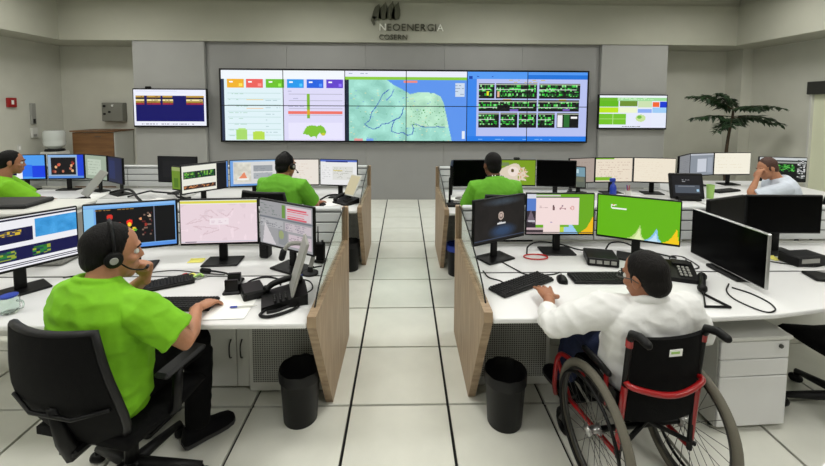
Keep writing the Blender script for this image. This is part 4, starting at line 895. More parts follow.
for sx in (-1, 1):
    MB().tube(spline([(sx*.18, -.145, .83), (sx*.18, -.125, .62), (sx*.18, -.11, .45), (sx*.18, -.10, .25)], 4), .013, 10).build('back_post', 'black_plastic', wc, True)
    MB().tube([(sx*.182, -.128, .61), (sx*.184, -.112, .45), (sx*.184, -.10, .30)], .0145, 10).build('post_sleeve', 'red_paint', wc, True)
    MB().tube([(sx*.18, -.142, .80), (sx*.18, -.145, .835)], .016, 10).build('post_collar', 'red_paint', wc, True)
    MB().tube(spline([(sx*.18, -.11, .455), (sx*.19, .10, .47), (sx*.215, .30, .475), (sx*.225, .38, .42), (sx*.225, .41, .25), (sx*.18, .48, .13)], 4), .013, 10).build('side_frame', 'red_paint', wc, True)
    MB().tube([(sx*.18, -.10, .26), (sx*.20, .28, .24), (sx*.222, .385, .40)], .012, 10).build('lower_frame', 'red_paint', wc, True)
    MB().capsule([(sx*.18, -.14, .82), (sx*.18, -.16, .865), (sx*.181, -.21, .88), (sx*.182, -.255, .875)], [.014, .018, .019, .018], 12).build('push_handle', 'black_plastic', wc, True)
    MB().capsule([(sx*.215, -.06, .625), (sx*.218, .05, .632), (sx*.215, .14, .625)], [.015, .017, .014], 10).build('armrest', 'black_plastic', wc, True)
    MB().tube([(sx*.205, -.04, .46), (sx*.213, -.04, .62)], .011, 8).build('armrest_post', 'red_paint', wc, True)
    MB().prism([(-.10, .44), (.24, .44), (.22, .54), (.02, .58), (-.10, .56)], 'x', sx*.200, sx*.206).build('side_guard', 'black_plastic', wc)
    ct = MB(); torus(ct, .055, .016, 24, 8, 0, 0); o = ct.build('caster_wheel', 'black_plastic', wc, True); o.location = (sx*.20, .34, .072)
    MB().tube([(sx*.20, .34, .075), (sx*.226, .33, .10), (sx*.215, .31, .16), (sx*.205, .30, .25)], .010, 8).build('caster_fork', 'dark_metal', wc, True)
    MB().box((sx*.085, .50, .112), (.15, .15, .012), .004, Matrix.Rotation(R(12), 3, 'X')).build('footplate', 'black_plastic', wc)
MB().tube(spline([(-.18, -.125, .63), (-.165, -.165, .625), (-.05, -.195, .605), (.05, -.195, .605), (.165, -.165, .625), (.18, -.125, .63)], 6), .013, 10).build('rear_bar', 'red_paint', wc, True)
MB().tube([(-.22, 0, WR), (.22, 0, WR)], .014, 10).build('axle_tube', 'black_plastic', wc, True)
MB().tube([(-.20, -.11, .28), (.20, .02, .45)], .011, 8).build('cross_brace', 'black_plastic', wc, True); MB().tube([(.20, -.11, .28), (-.20, .02, .45)], .011, 8).build('cross_brace', 'black_plastic', wc, True)
bk = MB(); rs = []
for i in range(9):
    z_ = .44+.40*i/8; yb = -.115-.035*i/8
    rs.append([Vector((.178*u, yb-.03*(1-u*u), z_)) for u in (-1, -.75, -.5, -.25, 0, .25, .5, .75, 1)]+[Vector((.178*u, yb+.022-.03*(1-u*u), z_)) for u in (1, .75, .5, .25, 0, -.25, -.5, -.75, -1)])
back = bk.rings(rs).build('backrest', 'black_fabric', wc, True)
MB().box((.02, -.174, .775), (.062, .004, .034), .001, Matrix.Rotation(R(5), 3, 'X')).build('maker_tag', 'paper', back)
MB().box((.016, -.1765, .777), (.04, .003, .010), 0, Matrix.Rotation(R(5), 3, 'X')).build('tag_print', 'green_plastic', back)
MB().box((0, .10, .475), (.355, .42, .05), .02).build('seat_cushion', 'black_fabric', wc)
# glasses of the wheelchair user
def headmat(head, hyaw, hpitch, hroll, hs): return Matrix.Translation(sk(head)) @ Matrix.Rotation(hyaw, 4, 'Z') @ Matrix.Rotation(-hpitch, 4, 'X') @ Matrix.Rotation(hroll, 4, 'Y') @ Matrix.Scale(hs, 4)
HM = headmat(Vector((1.130, 1.875, 1.040)), R(24), R(10), R(-3), 1.0)
gl = thing('eyeglasses', 'thin-framed glasses worn by the wheelchair user', 'glasses', (1.130, 1.875, 1.040)); gl.matrix_world = HM
for sx in (-1, 1):
    MB().tube([(sx*.034+.022*math.cos(2*math.pi*k/16), .104, .004+.017*math.sin(2*math.pi*k/16)) for k in range(16)], .0022, 6, loop=True).build('rim', 'dark_metal', gl, True)
    MB().tube([(sx*.056, .104, .008), (sx*.080, .085, .010), (sx*.088, .0, .012), (sx*.087, -.03, .0)], .0024, 6).build('temple', 'dark_metal', gl, True)
MB().tube([(-.013, .105, .008), (0, .110, .012), (.013, .105, .008)], .0022, 6).build('bridge', 'dark_metal', gl, True)
# headsets
def headset(label, head, hyaw, hpitch, hroll, side=1, hs=1.0):
    hm = headmat(Vector(head), hyaw, hpitch, hroll, hs); t = thing('headset', label, 'headset', head); t.matrix_world = hm
    MB().tube([(.093*math.sin(a), -.005-.012*math.cos(a), .032+.108*math.cos(a)) for a in [R(-100)+R(200)*k/18 for k in range(19)]], .006, 8).build('headband', 'black_plastic', t, True)
    for sx in (-1, 1):
        c = MB().tube([(sx*.082, -.006, .0), (sx*.090, -.006, .0), (sx*.104, -.006, .0), (sx*.110, -.006, .0)], [.028, .034, .032, .022], 16).build('ear_cup', 'black_plastic', t, True)
        MB().tube([(sx*.110, -.006, 0), (sx*.113, -.006, 0)], [.015, .013], 14).build('cup_cap', 'grey_plastic', c, True)
    MB().tube(spline([(side*.100, .010, -.010), (side*.098, .05, -.045), (side*.075, .095, -.066), (side*.045, .118, -.070)], 5), .0032, 6).build('boom', 'black_plastic', t, True)
    MB().capsule([(side*.050, .116, -.070), (side*.032, .122, -.070)], .007, 8).build('microphone', 'black_plastic', t, True); return t
headset('black headset with microphone boom worn by the man at front left', (-1.312, 1.755, 1.172), R(-50), R(4), R(3), hs=1.07)
headset('black headset worn by the man at the left rear bench', (-1.160, 3.92, 1.240), R(-30), R(4), 0)
# lanyard of the man at the right rear bench
ly = MB(); n = 22
pts = [(.865+.082*math.cos(2*math.pi*k/n), 3.85+.078*math.sin(2*math.pi*k/n), 1.158-.03*math.sin(2*math.pi*k/n)) for k in range(n)]
la = thing('lanyard', 'dark lanyard with white marks around the neck at right rear', 'lanyard', (.865, 3.85, 1.12)); 
MB().tube([Vector(p)-Vector((.865, 3.85, 1.12)) for p in pts], .0065, 6, loop=True).build('strap', 'black_plastic', la, True)
for k in (15, 16, 18, 19): MB().ball(Vector(pts[k])-Vector((.865, 3.85, 1.12)), .0075, 8, 6).build('print', 'paper', la)

# ------------------------------------------------------------------ waste bins
def bin_(label, x, y, r=.118, h=.33, m='black_plastic', liner=None):
    t = thing('waste_bin', label, 'waste bin', (x, y, 0), random.random(), 'black waste bins')
    MB().lathe([(r*.80, 0), (r*.82, .004), (r*.97, h-.02), (r, h-.015), (r, h), (r*.96, h), (r*.93, h-.02), (r*.79, .01), (.001, .01)], 28).build('bucket', m, t, True)
    lm = MB(); rs = []
    for rr, zz in [(r*1.015, h-.055), (r*1.03, h-.01), (r*1.0, h+.006), (r*.93, h-.01), (r*.80, .10), (.002, .06)]:
        rs.append([(rr*(1+.005*math.sin(k*2.3)+.004*math.sin(k*5.1))*math.cos(2*math.pi*k/36), rr*(1+.005*math.sin(k*2.3))*math.sin(2*math.pi*k/36), zz+.003*math.sin(k*1.7)) for k in range(36)])
    lm.rings(rs, cap=False).build('bag_liner', liner or 'dark_plastic', t, True); return t
bin_('black waste bin with bag at the left front end panel', -.605, 2.255, h=.31)
bin_('black waste bin with bag at the right front end panel', .592, 2.265, .12, .31)
bin_('small black waste bin beside the left rear end panel', -.600, 4.42, .11, .32)
bin_('black waste bin with blue bag beside the right rear end panel', .585, 4.34, .12, .33, liner='blue_plastic')

# ------------------------------------------------------------------ desk objects
Z0 = DZT
def keyboard(label, x, y, rz, w_=.43, d=.135):
    t = thing('keyboard', label, 'keyboard', (x, y, Z0+.001), rz); 
    MB().box((0, 0, .009), (w_, d, .017), .005).build('case', 'black_plastic', t); k = MB(); n = 20
    for r_ in range(6):
        for c in range(n):
            if (r_ == 0 and 5 < c < 11): continue
            k.box((-w_/2+.016+c*(w_-.03)/(n-1), -d/2+.016+r_*(d-.03)/5, .020), (.016, .015, .007), .002)
    if True: k.box((-.03, -d/2+.016, .020), (.11, .015, .007), .002)
    tag(k.build('keys', 'dark_plastic', t), kind='stuff'); return t
keyboard('black keyboard left of the keys under the headset man\'s elbow', -1.455, 2.315, R(32), .36)
keyboard('black keyboard under the headset man\'s right hand', -1.20, 2.085, R(2), .36)
keyboard('black keyboard turned diagonally beside the dark-wallpaper monitor', .715, 2.40, R(33))
keyboard('black keyboard straight before the wheelchair user\'s head', 1.26, 2.50, R(0))
keyboard('black keyboard at the aisle end of the right rear bench', .62, 4.34, R(3), .36)
keyboard('black keyboard on the far right desk before the white monitor', 4.12, 5.24, R(20), .40)
t = thing('keyboard', 'black keyboard cut by the right picture edge on the front bench', 'keyboard', (2.80, 2.55, Z0+.001), R(-12)); MB().box((0, 0, .009), (.43, .135, .017), .005).build('case', 'black_plastic', t)
t = thing('mouse', 'black mouse between the two keyboards on the right front bench', 'mouse', (.985, 2.475, Z0+.001), R(-10))
ms = MB(); ms.rings([[(hw*math.cos(a), y_, hz*max(0, math.sin(a))) for a in [math.pi*k/10 for k in range(11)]] for y_, hw, hz in [(-.055, .012, .008), (-.048, .026, .024), (-.02, .032, .036), (.015, .031, .034), (.045, .027, .022), (.056, .014, .010)]]); mshell = ms.build('shell', 'black_plastic', t, True).data
MB().capsule([(0, .028, .031), (0, .040, .027)], .005, 8).build('scroll_wheel', 'grey_plastic', t, True)
t = thing('mouse', 'dark mouse under the right hand of the man at left rear', 'mouse', (-.885, 4.275, Z0+.001), R(-20)); child('shell', bpy.data.meshes[ms and 'shell'], t)
# mug with blue rim
t = thing('glass_mug', 'clear glass mug with blue lid at the left picture edge', 'mug', (-2.045, 1.985, Z0+.001))
MB().lathe([(.034, 0), (.040, .01), (.042, .075), (.038, .085), (.036, .085), (.038, .07), (.036, .012), (.001, .010)], 24).build('bowl', 'glass', t, True)
MB().tube(spline([(.040, 0, .065), (.068, 0, .06), (.068, 0, .03), (.040, 0, .022)], 5), .005, 8).build('handle', 'glass', t, True)
MB().lathe([(.001, .086), (.036, .086), (.037, .094), (.001, .097)], 24).build('lid', 'blue_plastic', t, True)
# keys on a coloured strap
t = thing('key_bundle', 'bunch of keys with red green and yellow strap on the left bench', 'keys', (-1.345, 2.425, Z0+.001))
for k, (m_, x0) in enumerate([('red_plastic', -.06), ('yellow_paper', -.015), ('green_plastic', .03)]): MB().tube(spline([(x0, -.02, .008), (x0+.03, .025, .016), (x0+.06, .01, .012)], 5), .008, 6).build('strap', m_, t, True)
for k in range(3): MB().box((.06+.012*k, -.01+.012*k, .006), (.05, .018, .003), .001, Matrix.Rotation(R(25*k-20), 3, 'Z')).build('key', 'silver', t)
MB().tube([(.055+.014*math.cos(2*math.pi*k/14), .0+.014*math.sin(2*math.pi*k/14), .009) for k in range(14)], .0018, 6, loop=True).build('key_ring', 'silver', t, True)
# sticky notes, papers, pen
def sheet(name, label, cat, x, y, rz, w_, d, m, z=Z0+.0015):
    t = thing(name, label, cat, (x, y, z), rz); n = 8; rs = []
    for i in range(n+1):
        u = i/n; zz = .0015+.004*max(0, u-.7)**2*20; rs.append([(-w_/2, -d/2+d*u, zz), (w_/2, -d/2+d*u, zz), (w_/2, -d/2+d*u, zz+.0012), (-w_/2, -d/2+d*u, zz+.0012)])
    MB().rings(rs).build('page', m, t); return t
sheet('sticky_note', 'yellow note below the pink map monitor', 'note', -1.435, 2.70, R(5), .10, .06, 'yellow_paper')
sheet('sticky_note', 'small yellow note behind the silver-edged monitor', 'note', 2.655, 2.90, R(10), .07, .07, 'yellow_paper')
for lb, x, y, rz in [('white paper sheet under the front pen on the left front bench', -.92, 2.10, R(4)), ('white paper sheet behind the blue bottle on the right rear bench', 2.56, 4.92, R(-20)), ('white paper sheet near the pen cup on the right rear bench', 2.78, 4.75, R(12)), ('white paper sheet beside the phone at the left rear bench', -.80, 4.42, R(14)), ('white paper sheet at the far left bench beside the green-shirted man', -3.62, 4.55, R(15)), ('white paper sheet under the tangled cables at left rear', -2.80, 4.35, R(-25)), ('white paper sheet next to the aisle on the right rear bench', .62, 4.56, R(20))]:
    sheet('paper_sheet', lb, 'paper', x, y, rz, .21, .297, 'paper')
t = thing('pen', 'blue and white ballpoint pen lying on the left front bench', 'pen', (-.855, 2.07, Z0+.0115), R(8)); MB().tube([(-.07, 0, 0), (-.062, 0, 0), (-.03, 0, 0)], [.002, .005, .005], 8).build('cap', 'blue_plastic', t, True); MB().tube([(-.03, 0, 0), (.06, 0, 0), (.072, 0, 0)], [.004, .004, .0015], 8).build('barrel', 'light_plastic', t, True)

# telephone consoles with a raised flat screen
def console(label, x, y, rz, panel_m='grey_plastic', pw_=.20, pht=.27, lean=25, lift=.05, im=None, yawp=0., handset=True, base=(.22, .2)):
    t = thing('phone_console', label, 'telephone', (x, y, Z0+.001), rz)
    MB().prism([(-base[1]/2, 0), (base[1]/2, 0), (base[1]/2, .06), (-base[1]/2, .02)], 'x', -base[0]/2, base[0]/2).build('base', 'black_plastic', t)
    k = MB()
    for i in range(4):
        for j in range(3): k.box((.02+i*.022, -.05+j*.028, .041+j*.0056), (.015, .015, .012), .003)
    tag(k.build('keypad', 'dark_plastic', t), kind='stuff')
    if handset: MB().capsule(spline([(-.075, -.09, .045), (-.078, -.05, .07), (-.078, .04, .088), (-.075, .085, .075)], 4), [.024]+[.017]*11+[.024], 10).build('handset', 'black_plastic', t, True)
    M = Matrix.Translation((0, .03, .05+lift)) @ Matrix.Rotation(R(yawp), 4, 'Z') @ Matrix.Rotation(R(-lean), 4, 'X')
    p = MB().box((0, .008, pht/2), (pw_, .016, pht), .005).build('screen_panel', panel_m, t); p.matrix_local = M
    if im is not None: display('screen', im.a, pw_-.02, pht-.03, p, 'lit_screen', y=-.0015, cz=pht/2)
    MB().tube([(0, .06, .03), (0, .055, .06+lift), M @ Vector((0, .02, .08))], .013, 8).build('stalk', 'black_plastic', t, True); return t
console('phone console with tall grey screen panel seen edge-on, left front bench', -.665, 2.17, R(-70), 'grey_plastic', .19, .30, 17, .0, base=(.2, .24))
console('phone console with tilted cream screen at the left rear bench', -.64, 4.40, R(-40), 'light_plastic', .17, .25, 30, .03, Img(4, 4, (.80, .76, .62)))
i_ = Img(24, 30, (.35, .38, .34)); i_.rect(0, 0, 1, .45, (.45, .60, .66)).rect(.1, .1, .6, .3, (.75, .85, .88)).rect(0, .85, .4, 1, (.85, .82, .62)).rect(.1, .5, .9, .75, (.42, .44, .36))
console('phone console with tilted blue grey screen at the right rear bench', 2.05, 4.78, R(-18), 'black_plastic', .19, .27, 22, .06, i_, 0)
console('phone console with grey screen back at the far left', -3.36, 4.06, R(-38), 'grey_plastic', .24, .30, 38, .08, None, 0)
i_ = Img(36, 26, (.06, .06, .07)); i_.rect(.08, .45, .92, .85, (.30, .33, .37)).rect(.80, .66, .88, .76, (.65, .8, .9)).text(.3, .15, .75, .35, (.6, .6, .62), 2).rect(.2, .50, .75, .52, (.5, .52, .55))
t = thing('tablet_terminal', 'thick black tablet terminal leaning at the end of the right rear bench', 'tablet', (3.30, 4.72, Z0+.001), R(-4))
p = MB().box((0, .02, .15), (.38, .04, .30), .012).build('housing', 'black_plastic', t); p.matrix_local = Matrix.Translation((0, 0, .015)) @ Matrix.Rotation(R(-14), 4, 'X'); display('screen', i_.a, .33, .24, p, y=-.002, cz=.15)
MB().prism([(-.05, 0), (.14, 0), (.12, .05), (.03, .06), (-.05, .02)], 'x', -.12, .12).build('foot', 'black_plastic', t)

# handsets, cradles and small black devices
t = thing('handset_cradle', 'black handset cradle standing left of the phone on left front bench', 'telephone', (-.985, 2.25, Z0+.001), R(10))
MB().box((0, 0, .012), (.10, .10, .022), .008).build('foot', 'black_plastic', t); MB().prism([(-.04, .02), (.04, .02), (.045, .10), (.025, .10), (.01, .06), (-.02, .06), (-.03, .09), (-.045, .09)], 'x', -.035, .035).build('cradle', 'black_plastic', t)
t = thing('adapter_box', 'flat black adapter box before the phone on left front bench', 'device', (-.865, 2.225, Z0+.001), R(32)); MB().box((0, 0, .025), (.12, .16, .048), .008).build('case', 'black_plastic', t); MB().box((0, -.081, .03), (.08, .004, .02)).build('display_strip', 'dark_plastic', t)
t = thing('desk_microphone', 'black gooseneck microphone lying on the left front bench', 'microphone', (-1.03, 2.39, Z0+.001), 0)
MB().tube(spline([(.0, 0, .02), (-.08, .05, .03), (-.18, .095, .025), (-.22, .11, .02)], 5), .006, 8).build('gooseneck', 'black_plastic', t, True); MB().capsule([(-.22, .11, .02), (-.27, .125, .018)], .016, 10).build('capsule', 'black_plastic', t, True); MB().box((.02, -.01, .012), (.06, .06, .022), .008).build('foot', 'black_plastic', t)
t = thing('two_way_radio', 'black two-way radio with antenna standing by the left glass screen', 'radio', (-.575, 2.72, Z0+.001), R(-15))
MB().box((0, 0, .07), (.06, .04, .14), .008).build('body', 'black_plastic', t); MB().tube([(-.018, 0, .14), (-.018, 0, .16), (-.018, 0, .25)], [.007, .005, .003], 8).build('antenna', 'black_plastic', t, True); MB().lathe([(.008, .14), (.008, .155), (.001, .156)], 10, (.015, 0, 0)).build('knob', 'dark_plastic', t, True); MB().box((0, 0, .01), (.075, .06, .02), .005).build('charger_cup', 'dark_plastic', t)
t = thing('articulated_arm', 'grey jointed microphone arm behind the phone on left front bench', 'microphone', (-.60, 2.52, Z0+.001), 0)
MB().lathe([(.05, 0), (.05, .012), (.02, .02), (.015, .05)], 20).build('foot', 'dark_plastic', t, True); MB().tube(spline([(0, 0, .04), (.02, .0, .14), (-.03, -.02, .20), (-.11, -.05, .215), (-.15, -.06, .17)], 5), .014, 10).build('arm', 'grey_plastic', t, True); MB().capsule([(-.15, -.06, .17), (-.16, -.065, .13)], .02, 10).build('head', 'dark_plastic', t, True)
t = thing('speaker_box', 'small black speaker between the pink map and grey window monitors', 'speaker', (-.985, 2.80, Z0+.001), R(-10)); MB().box((0, 0, .075), (.07, .07, .15), .01).build('case', 'black_plastic', t); MB().lathe([(.026, 0), (.026, .004), (.001, .002)], 18).build('driver', 'dark_plastic', t, True).matrix_local = Matrix.Translation((0, -.036, .09)) @ Matrix.Rotation(R(90), 4, 'X')
t = thing('network_box', 'flat black switch box with ports behind the wheelchair user\'s keyboard', 'device', (1.375, 2.80, Z0+.001), R(-14)); MB().box((0, 0, .03), (.20, .20, .058), .006).build('case', 'black_plastic', t)
for k in range(4): MB().box((-.07+k*.045, -.101, .032), (.034, .005, .024)).build('port', 'grey_plastic', t)
t = thing('desk_phone', 'black desk telephone right of the wheelchair user\'s head', 'telephone', (1.755, 2.56, Z0+.001), R(-20))
MB().prism([(-.09, 0), (.10, 0), (.10, .075), (-.09, .025)], 'x', -.09, .09).build('base', 'black_plastic', t); k = MB()
for i in range(3):
    for j in range(4): k.box((.0+i*.024, -.06+j*.026, .040+j*.0065), (.016, .016, .012), .003)
tag(k.build('keypad', 'grey_plastic', t), kind='stuff'); MB().box((.02, .06, .078), (.10, .045, .008), .002, Matrix.Rotation(R(15), 3, 'X')).build('display', 'dark_plastic', t)
t = thing('telephone_handset', 'black handset lying off its telephone on the right front bench', 'telephone', (1.80, 2.42, Z0+.001), R(55)); MB().capsule(spline([(-.10, 0, .028), (-.05, 0, .045), (.05, 0, .045), (.10, 0, .028)], 4), [.027, .024]+[.018]*9+[.024, .027], 10).build('grip', 'black_plastic', t, True)
t = thing('wire_stand', 'black triangular wire stand at the right front bench edge', 'stand', (1.69, 2.20, Z0+.001), 0); MB().tube([(.03, .10, .012), (-.06, -.04, .008), (.07, -.045, .008)], .008, 8, loop=True).build('triangle', 'black_plastic', t, True); MB().tube([(.03, .10, .012), (.06, .16, .03)], .009, 8).build('stem', 'black_plastic', t, True)
t = thing('device_box', 'black device box under the switched-off monitor at the right edge', 'device', (2.78, 2.83, Z0+.001), R(8)); MB().box((0, 0, .035), (.24, .14, .068), .008).build('case', 'black_plastic', t); MB().box((-.02, -.071, .04), (.14, .004, .03)).build('display_strip', 'grey_plastic', t)
t = thing('spray_bottle', 'blue bottle on the right rear bench', 'bottle', (2.475, 4.80, Z0+.001), 0); MB().lathe([(.035, 0), (.038, .01), (.038, .12), (.03, .15), (.014, .17), (.014, .19)], 18).build('bottle', 'blue_plastic', t, True); MB().box((-.01, 0, .215), (.07, .03, .045), .01).build('spray_head', 'blue_plastic', t)
t = thing('pen_cup', 'small pen cup with pens beside the blue bottle', 'cup', (2.66, 4.82, Z0+.001), 0); MB().lathe([(.03, 0), (.036, .09), (.033, .09), (.028, .006), (.001, .006)], 18).build('cup', 'light_plastic', t, True)
for k, m_ in enumerate(('red_plastic', 'blue_plastic', 'red_plastic')): MB().tube([(0, 0, .01), (.02*math.cos(k*2), .02*math.sin(k*2), .15)], .004, 6).build('pen', m_, t)
t = thing('green_cup', 'pale green beaker on the far right desk beside the black tablet', 'cup', (3.635, 4.84, Z0+.001), 0); MB().lathe([(.035, 0), (.042, .15), (.043, .16), (.039, .16), (.034, .008), (.001, .008)], 20).build('beaker', 'green_plastic', t, True)
t = thing('webcam', 'black webcam on top of the flower monitor', 'webcam', (1.32, 4.755, 1.212), 0); MB().box((0, 0, .012), (.075, .03, .026), .01).build('case', 'black_plastic', t); MB().box((0, .012, .0), (.03, .03, .008), .002).build('clip', 'black_plastic', t)

# cables
def cable(label, pts, m='black_plastic', r=.004, loop=False, cat='cable'):
    t = thing('cable', label, cat, (pts[0][0], pts[0][1], Z0)); P = [Vector((p[0]-pts[0][0], p[1]-pts[0][1], (p[2] if len(p) > 2 else 0)+r+.001)) for p in pts]
    MB().tube(spline(P, 6), r, 6).build('cord', m, t, True); return t
ring = [(.945+.085*math.cos(a), 2.92-.0+.05*math.sin(a)-.06, .004*k/24) for k, a in enumerate([2*math.pi*2.2*k/24 for k in range(25)])]
cable('red cable coiled below the pink dialog monitor', ring, 'red_plastic', .004)
cable('thin black cable looping before the silver-edged monitor', [(1.99, 2.46), (1.90, 2.36), (1.87, 2.25), (1.915, 2.125), (1.99, 2.14), (2.03, 2.22), (2.02, 2.33), (1.97, 2.41)])
cable('black cable trailing from the dark-wallpaper monitor stand', [(.66, 2.80), (.75, 2.62), (.80, 2.55), (.95, 2.55), (1.02, 2.585)])
cable('black cable between keyboard and gap on right front bench', [(.52, 2.60), (.54, 2.50), (.60, 2.45), (.62, 2.40)])
cable('thick black cable behind the pink dialog monitor stand', [(.90, 2.92, .0), (.93, 2.99, .03), (1.02, 3.03, .05), (1.18, 3.04, .03), (1.30, 2.98, .01), (1.36, 2.90, .03)], r=.006)
cable('black cable behind the green wallpaper monitor stand', [(1.50, 2.98, .02), (1.56, 3.03, .05), (1.66, 3.04, .05), (1.78, 3.0, .01), (1.95, 2.86)], r=.006)
cable('black cable tangle beside the silver-edged monitor', [(1.84, 2.78), (1.90, 2.86, .02), (1.96, 2.80, .03), (1.90, 2.74, .01), (1.86, 2.82, .02), (1.98, 2.88, .01), (2.0, 2.72), (1.88, 2.66)], r=.004)
cable('black cable running under the left edge monitor', [(-2.12, 2.40), (-1.98, 2.46), (-1.86, 2.42), (-1.72, 2.45)])
cable('thin cable along the gap beside the headset man', [(-1.70, 2.47), (-1.5, 2.53), (-1.30, 2.49), (-1.14, 2.47)], 'dark_plastic', .003)
cable('black handset cord looped on the left front bench edge', [(-.72, 2.06), (-.735, 1.99), (-.68, 1.975), (-.60, 2.03), (-.565, 2.085), (-.60, 2.10), (-.66, 2.04), (-.71, 2.015)], r=.008)
cable('blue cable beside the phone on the left front bench', [(-.80, 2.36), (-.74, 2.44), (-.66, 2.48), (-.60, 2.56)], 'blue_plastic', .004)
cable('black cable from the phone to the glass screen at left front', [(-.58, 2.22), (-.54, 2.30), (-.58, 2.40), (-.66, 2.46), (-.62, 2.60), (-.56, 2.64)], r=.004)
cable('black cable from the flat adapter box at left front', [(-.90, 2.30), (-.95, 2.38), (-.88, 2.45), (-.78, 2.42), (-.74, 2.34)], r=.005)
cable('black cable on the right edge of the front bench', [(2.30, 2.80), (2.50, 2.86), (2.62, 2.80), (2.78, 2.74), (2.95, 2.80)], r=.004)
cable('grey cable in the tangle at the left rear bench', [(-3.20, 4.55, .0), (-3.0, 4.62, .05), (-2.85, 4.50, .07), (-2.70, 4.60, .03), (-2.55, 4.45, .02), (-2.45, 4.52)], 'dark_plastic', .010)
cable('thick black cable at the left rear bench beside the slatted partition', [(-3.22, 4.30, .1), (-3.05, 4.36, .12), (-2.9, 4.28, .04), (-2.78, 4.22, .01), (-2.6, 4.30)], 'black_plastic', .014)
cable('white cable loop at the left rear bench', [(-2.62, 4.62, .02), (-2.54, 4.48, .06), (-2.44, 4.42, .04), (-2.40, 4.56, .05), (-2.52, 4.64, .08)], 'light_plastic', .008)
cable('white cables heaped at the aisle end of the right rear bench', [(.56, 4.50, .0), (.64, 4.44, .02), (.74, 4.52, .03), (.66, 4.58, .03), (.58, 4.48, .04), (.76, 4.46, .02), (.80, 4.56)], 'grey_plastic', .009)
cable('black cable heap under the left rear monitors', [(-.95, 4.50), (-.88, 4.58, .03), (-.78, 4.55, .05), (-.72, 4.62, .02), (-.62, 4.56, .04), (-.55, 4.62, .1)], r=.010)
t = thing('charger_block', 'red and white charger block on the left rear bench', 'device', (-2.62, 4.24, Z0+.001), R(10)); MB().box((0, 0, .015), (.12, .08, .028), .005).build('case', 'light_plastic', t); MB().box((0, 0, .031), (.09, .05, .004), .001).build('top_plate', 'red_plastic', t)

# large printer on the rear worktop behind the left edge monitor
t = thing('office_printer', 'large pale grey printer with dark feeder on top behind the left edge monitor', 'printer', (-2.72, 2.725, Z0+.001), R(5))
MB().box((0, 0, .17), (.86, .40, .338), .02).build('body', 'grey_plastic', t); MB().box((0, .0, .355), (.84, .39, .035), .012).build('lid', 'light_plastic', t); MB().box((-.10, .01, .388), (.52, .26, .03), .01).build('feeder', 'dark_plastic', t)
MB().box((.28, -.203, .28), (.2, .006, .06), .002).build('control_panel', 'dark_plastic', t); MB().box((-.05, -.203, .10), (.6, .006, .10), .003).build('paper_tray', 'light_plastic', t)

# ------------------------------------------------------------------ things on and along the walls
t = thing('brown_cabinet', 'brown wooden cabinet with pale side against the back left wall', 'cabinet', (-6.03, 8.24, 0))
boxpart('carcass', 'cab_white', t, (.02, .02, .65), (.76, .54, 1.28), .004); boxpart('top', 'brown_wood', t, (.0, 0, 1.305), (.84, .60, .025), .004)
d = boxpart('door', 'brown_wood', t, (0, -.262, .65), (.78, .02, 1.26)); MB().box((.10, -.278, 1.2), (.12, .014, .012), .003).build('handle', 'dark_metal', d)
t = thing('water_cooler', 'white water cooler with upturned bottle in the left corner', 'water cooler', (-6.60, 7.78, 0))
boxpart('body', 'light_plastic', t, (0, 0, .47), (.32, .32, .94), .02); MB().lathe([(.10, .94), (.155, .95), (.15, .98), (.09, .985)], 24).build('collar', 'dark_plastic', t, True)
MB().lathe([(.05, .96), (.10, 1.0), (.165, 1.05), (.17, 1.12), (.163, 1.14), (.17, 1.16), (.17, 1.28), (.15, 1.33), (.001, 1.335)], 28).build('bottle', 'water_bottle', t, True)
for sx in (-1, 1): MB().capsule([(sx*.06, -.17, .80), (sx*.06, -.20, .79)], .014, 8).build('tap', 'blue_plastic' if sx < 0 else 'red_plastic', t, True)
t = thing('fire_alarm_point', 'red fire alarm call point on the left wall', 'alarm', (FX+.001, 7.45, 1.76)); MB().box((.022, 0, .09), (.044, .17, .17), .008).build('box', 'red_paint', t); MB().box((.046, 0, .095), (.004, .045, .075), .001).build('button', 'paper', t)
t = thing('wall_intercom', 'narrow grey intercom on the left wall', 'intercom', (FX+.001, 7.86, 1.43)); MB().box((.02, 0, .21), (.04, .10, .40), .008).build('case', 'grey_plastic', t); MB().box((.042, 0, .07), (.006, .05, .09), .002).build('speaker', 'dark_plastic', t)
t = thing('wall_socket', 'white double socket box below the grey intercom', 'socket', (FX+.001, 7.86, 1.18)); MB().box((.02, .0, .1), (.04, .13, .19), .008).build('plate', 'light_plastic', t); MB().box((.041, 0, .05), (.004, .07, .05), .001).build('outlet', 'grey_plastic', t)
t = thing('light_switch', 'small pale switch plate low on the left wall', 'switch', (FX+.001, 7.56, .96)); MB().box((.006, 0, .06), (.012, .08, .12), .003).build('plate', 'light_plastic', t); MB().box((.014, 0, .06), (.006, .035, .06), .002).build('rocker', 'paper', t)
t = thing('control_box', 'grey metal control box on the back left wall', 'control box', (-5.96, BYL-.001, 1.46)); MB().box((0, -.07, .21), (.42, .14, .38), .008).build('case', 'box_grey', t)
for (x_, z_, m_) in ((-.15, .33, 'dark_plastic'), (-.15, .17, 'dark_plastic'), (-.05, .21, 'dark_plastic'), (.02, .34, 'paper')): MB().lathe([(.022, 0), (.022, .02), (.001, .022)], 14).build('knob', m_, t, True).matrix_local = Matrix.Translation((x_, -.14, z_)) @ Matrix.Rotation(R(90), 4, 'X')
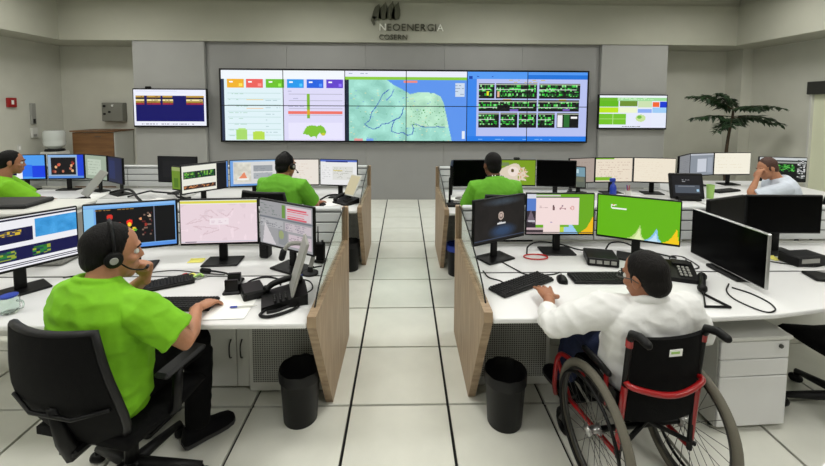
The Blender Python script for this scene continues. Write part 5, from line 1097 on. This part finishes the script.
# potted tree
t = thing('potted_tree', 'tall potted tree with spreading dark fronds in the right corner', 'plant', (5.90, 7.50, 0))
MB().lathe([(.17, 0), (.20, .02), (.24, .40), (.25, .42), (.22, .42), (.21, .36), (.001, .36)], 28).build('pot', 'pot', t, True)
TK = spline([(0, 0, .34), (-.03, 0, .8), (.0, 0, 1.3), (.05, 0, 1.62), (.06, 0, 1.80)], 5); MB().tube(TK, [.032-.014*i/(len(TK)-1) for i in range(len(TK))], 10).build('trunk', 'trunk', t, True)
random.seed(21)
def frond(z, az, ln, lift, droop, m='leaf', n=15):
    ln *= .92
    o0 = Vector((.055, 0, z)); d = Vector((math.cos(az), math.sin(az), 0)); sd = Vector((-math.sin(az), math.cos(az), 0)); P = []
    for k in range(9): u = k/8; P.append(o0+d*ln*u+Vector((0, 0, lift*math.sin(u*1.6)-droop*u*u)))
    st = MB().tube(P, [.008-.006*k/8 for k in range(9)], 6).build('frond', 'trunk', t, True); lf = MB()
    for k in range(2, 9):
        for s_ in (-1, 1):
            for q in range(4):
                b_ = lerp(P[k-1], P[k], random.random()); l_ = (.18 if k < 7 else .11)*random.uniform(.7, 1.15); dirv = (d*random.uniform(.3, .8)+sd*s_*random.uniform(.5, 1)+Vector((0, 0, random.uniform(-.7, .10)))).normalized()
                n_ = dirv.cross(Vector((0, 0, 1))).normalized(); w_ = .030
                lf.add([b_, b_+dirv*l_*.45+n_*w_, b_+dirv*l_-Vector((0, 0, .02)), b_+dirv*l_*.45-n_*w_, b_+dirv*l_*.5+Vector((0, 0, .008))], [(0, 1, 4), (1, 2, 4), (2, 3, 4), (3, 0, 4), (0, 3, 2, 1)])
    lf.build('leaflets', m, st)
for z, az, ln, li, dr_ in [(1.66, R(5), 1.05, .10, .22), (1.66, R(178), .80, .06, .10), (1.80, R(-10), .85, .12, .10), (1.80, R(170), .82, .28, .06), (1.62, R(40), .7, .05, .2), (1.62, R(230), .62, .05, .18), (1.78, R(95), .6, .18, .05), (1.80, R(275), .62, .12, .15), (1.64, R(315), .75, .06, .2), (1.82, R(130), .5, .26, .02), (1.82, R(60), .55, .22, .05), (1.60, R(205), .5, 0, .22), (1.82, R(200), .45, .3, .05)]: frond(z, az, ln, li, dr_)
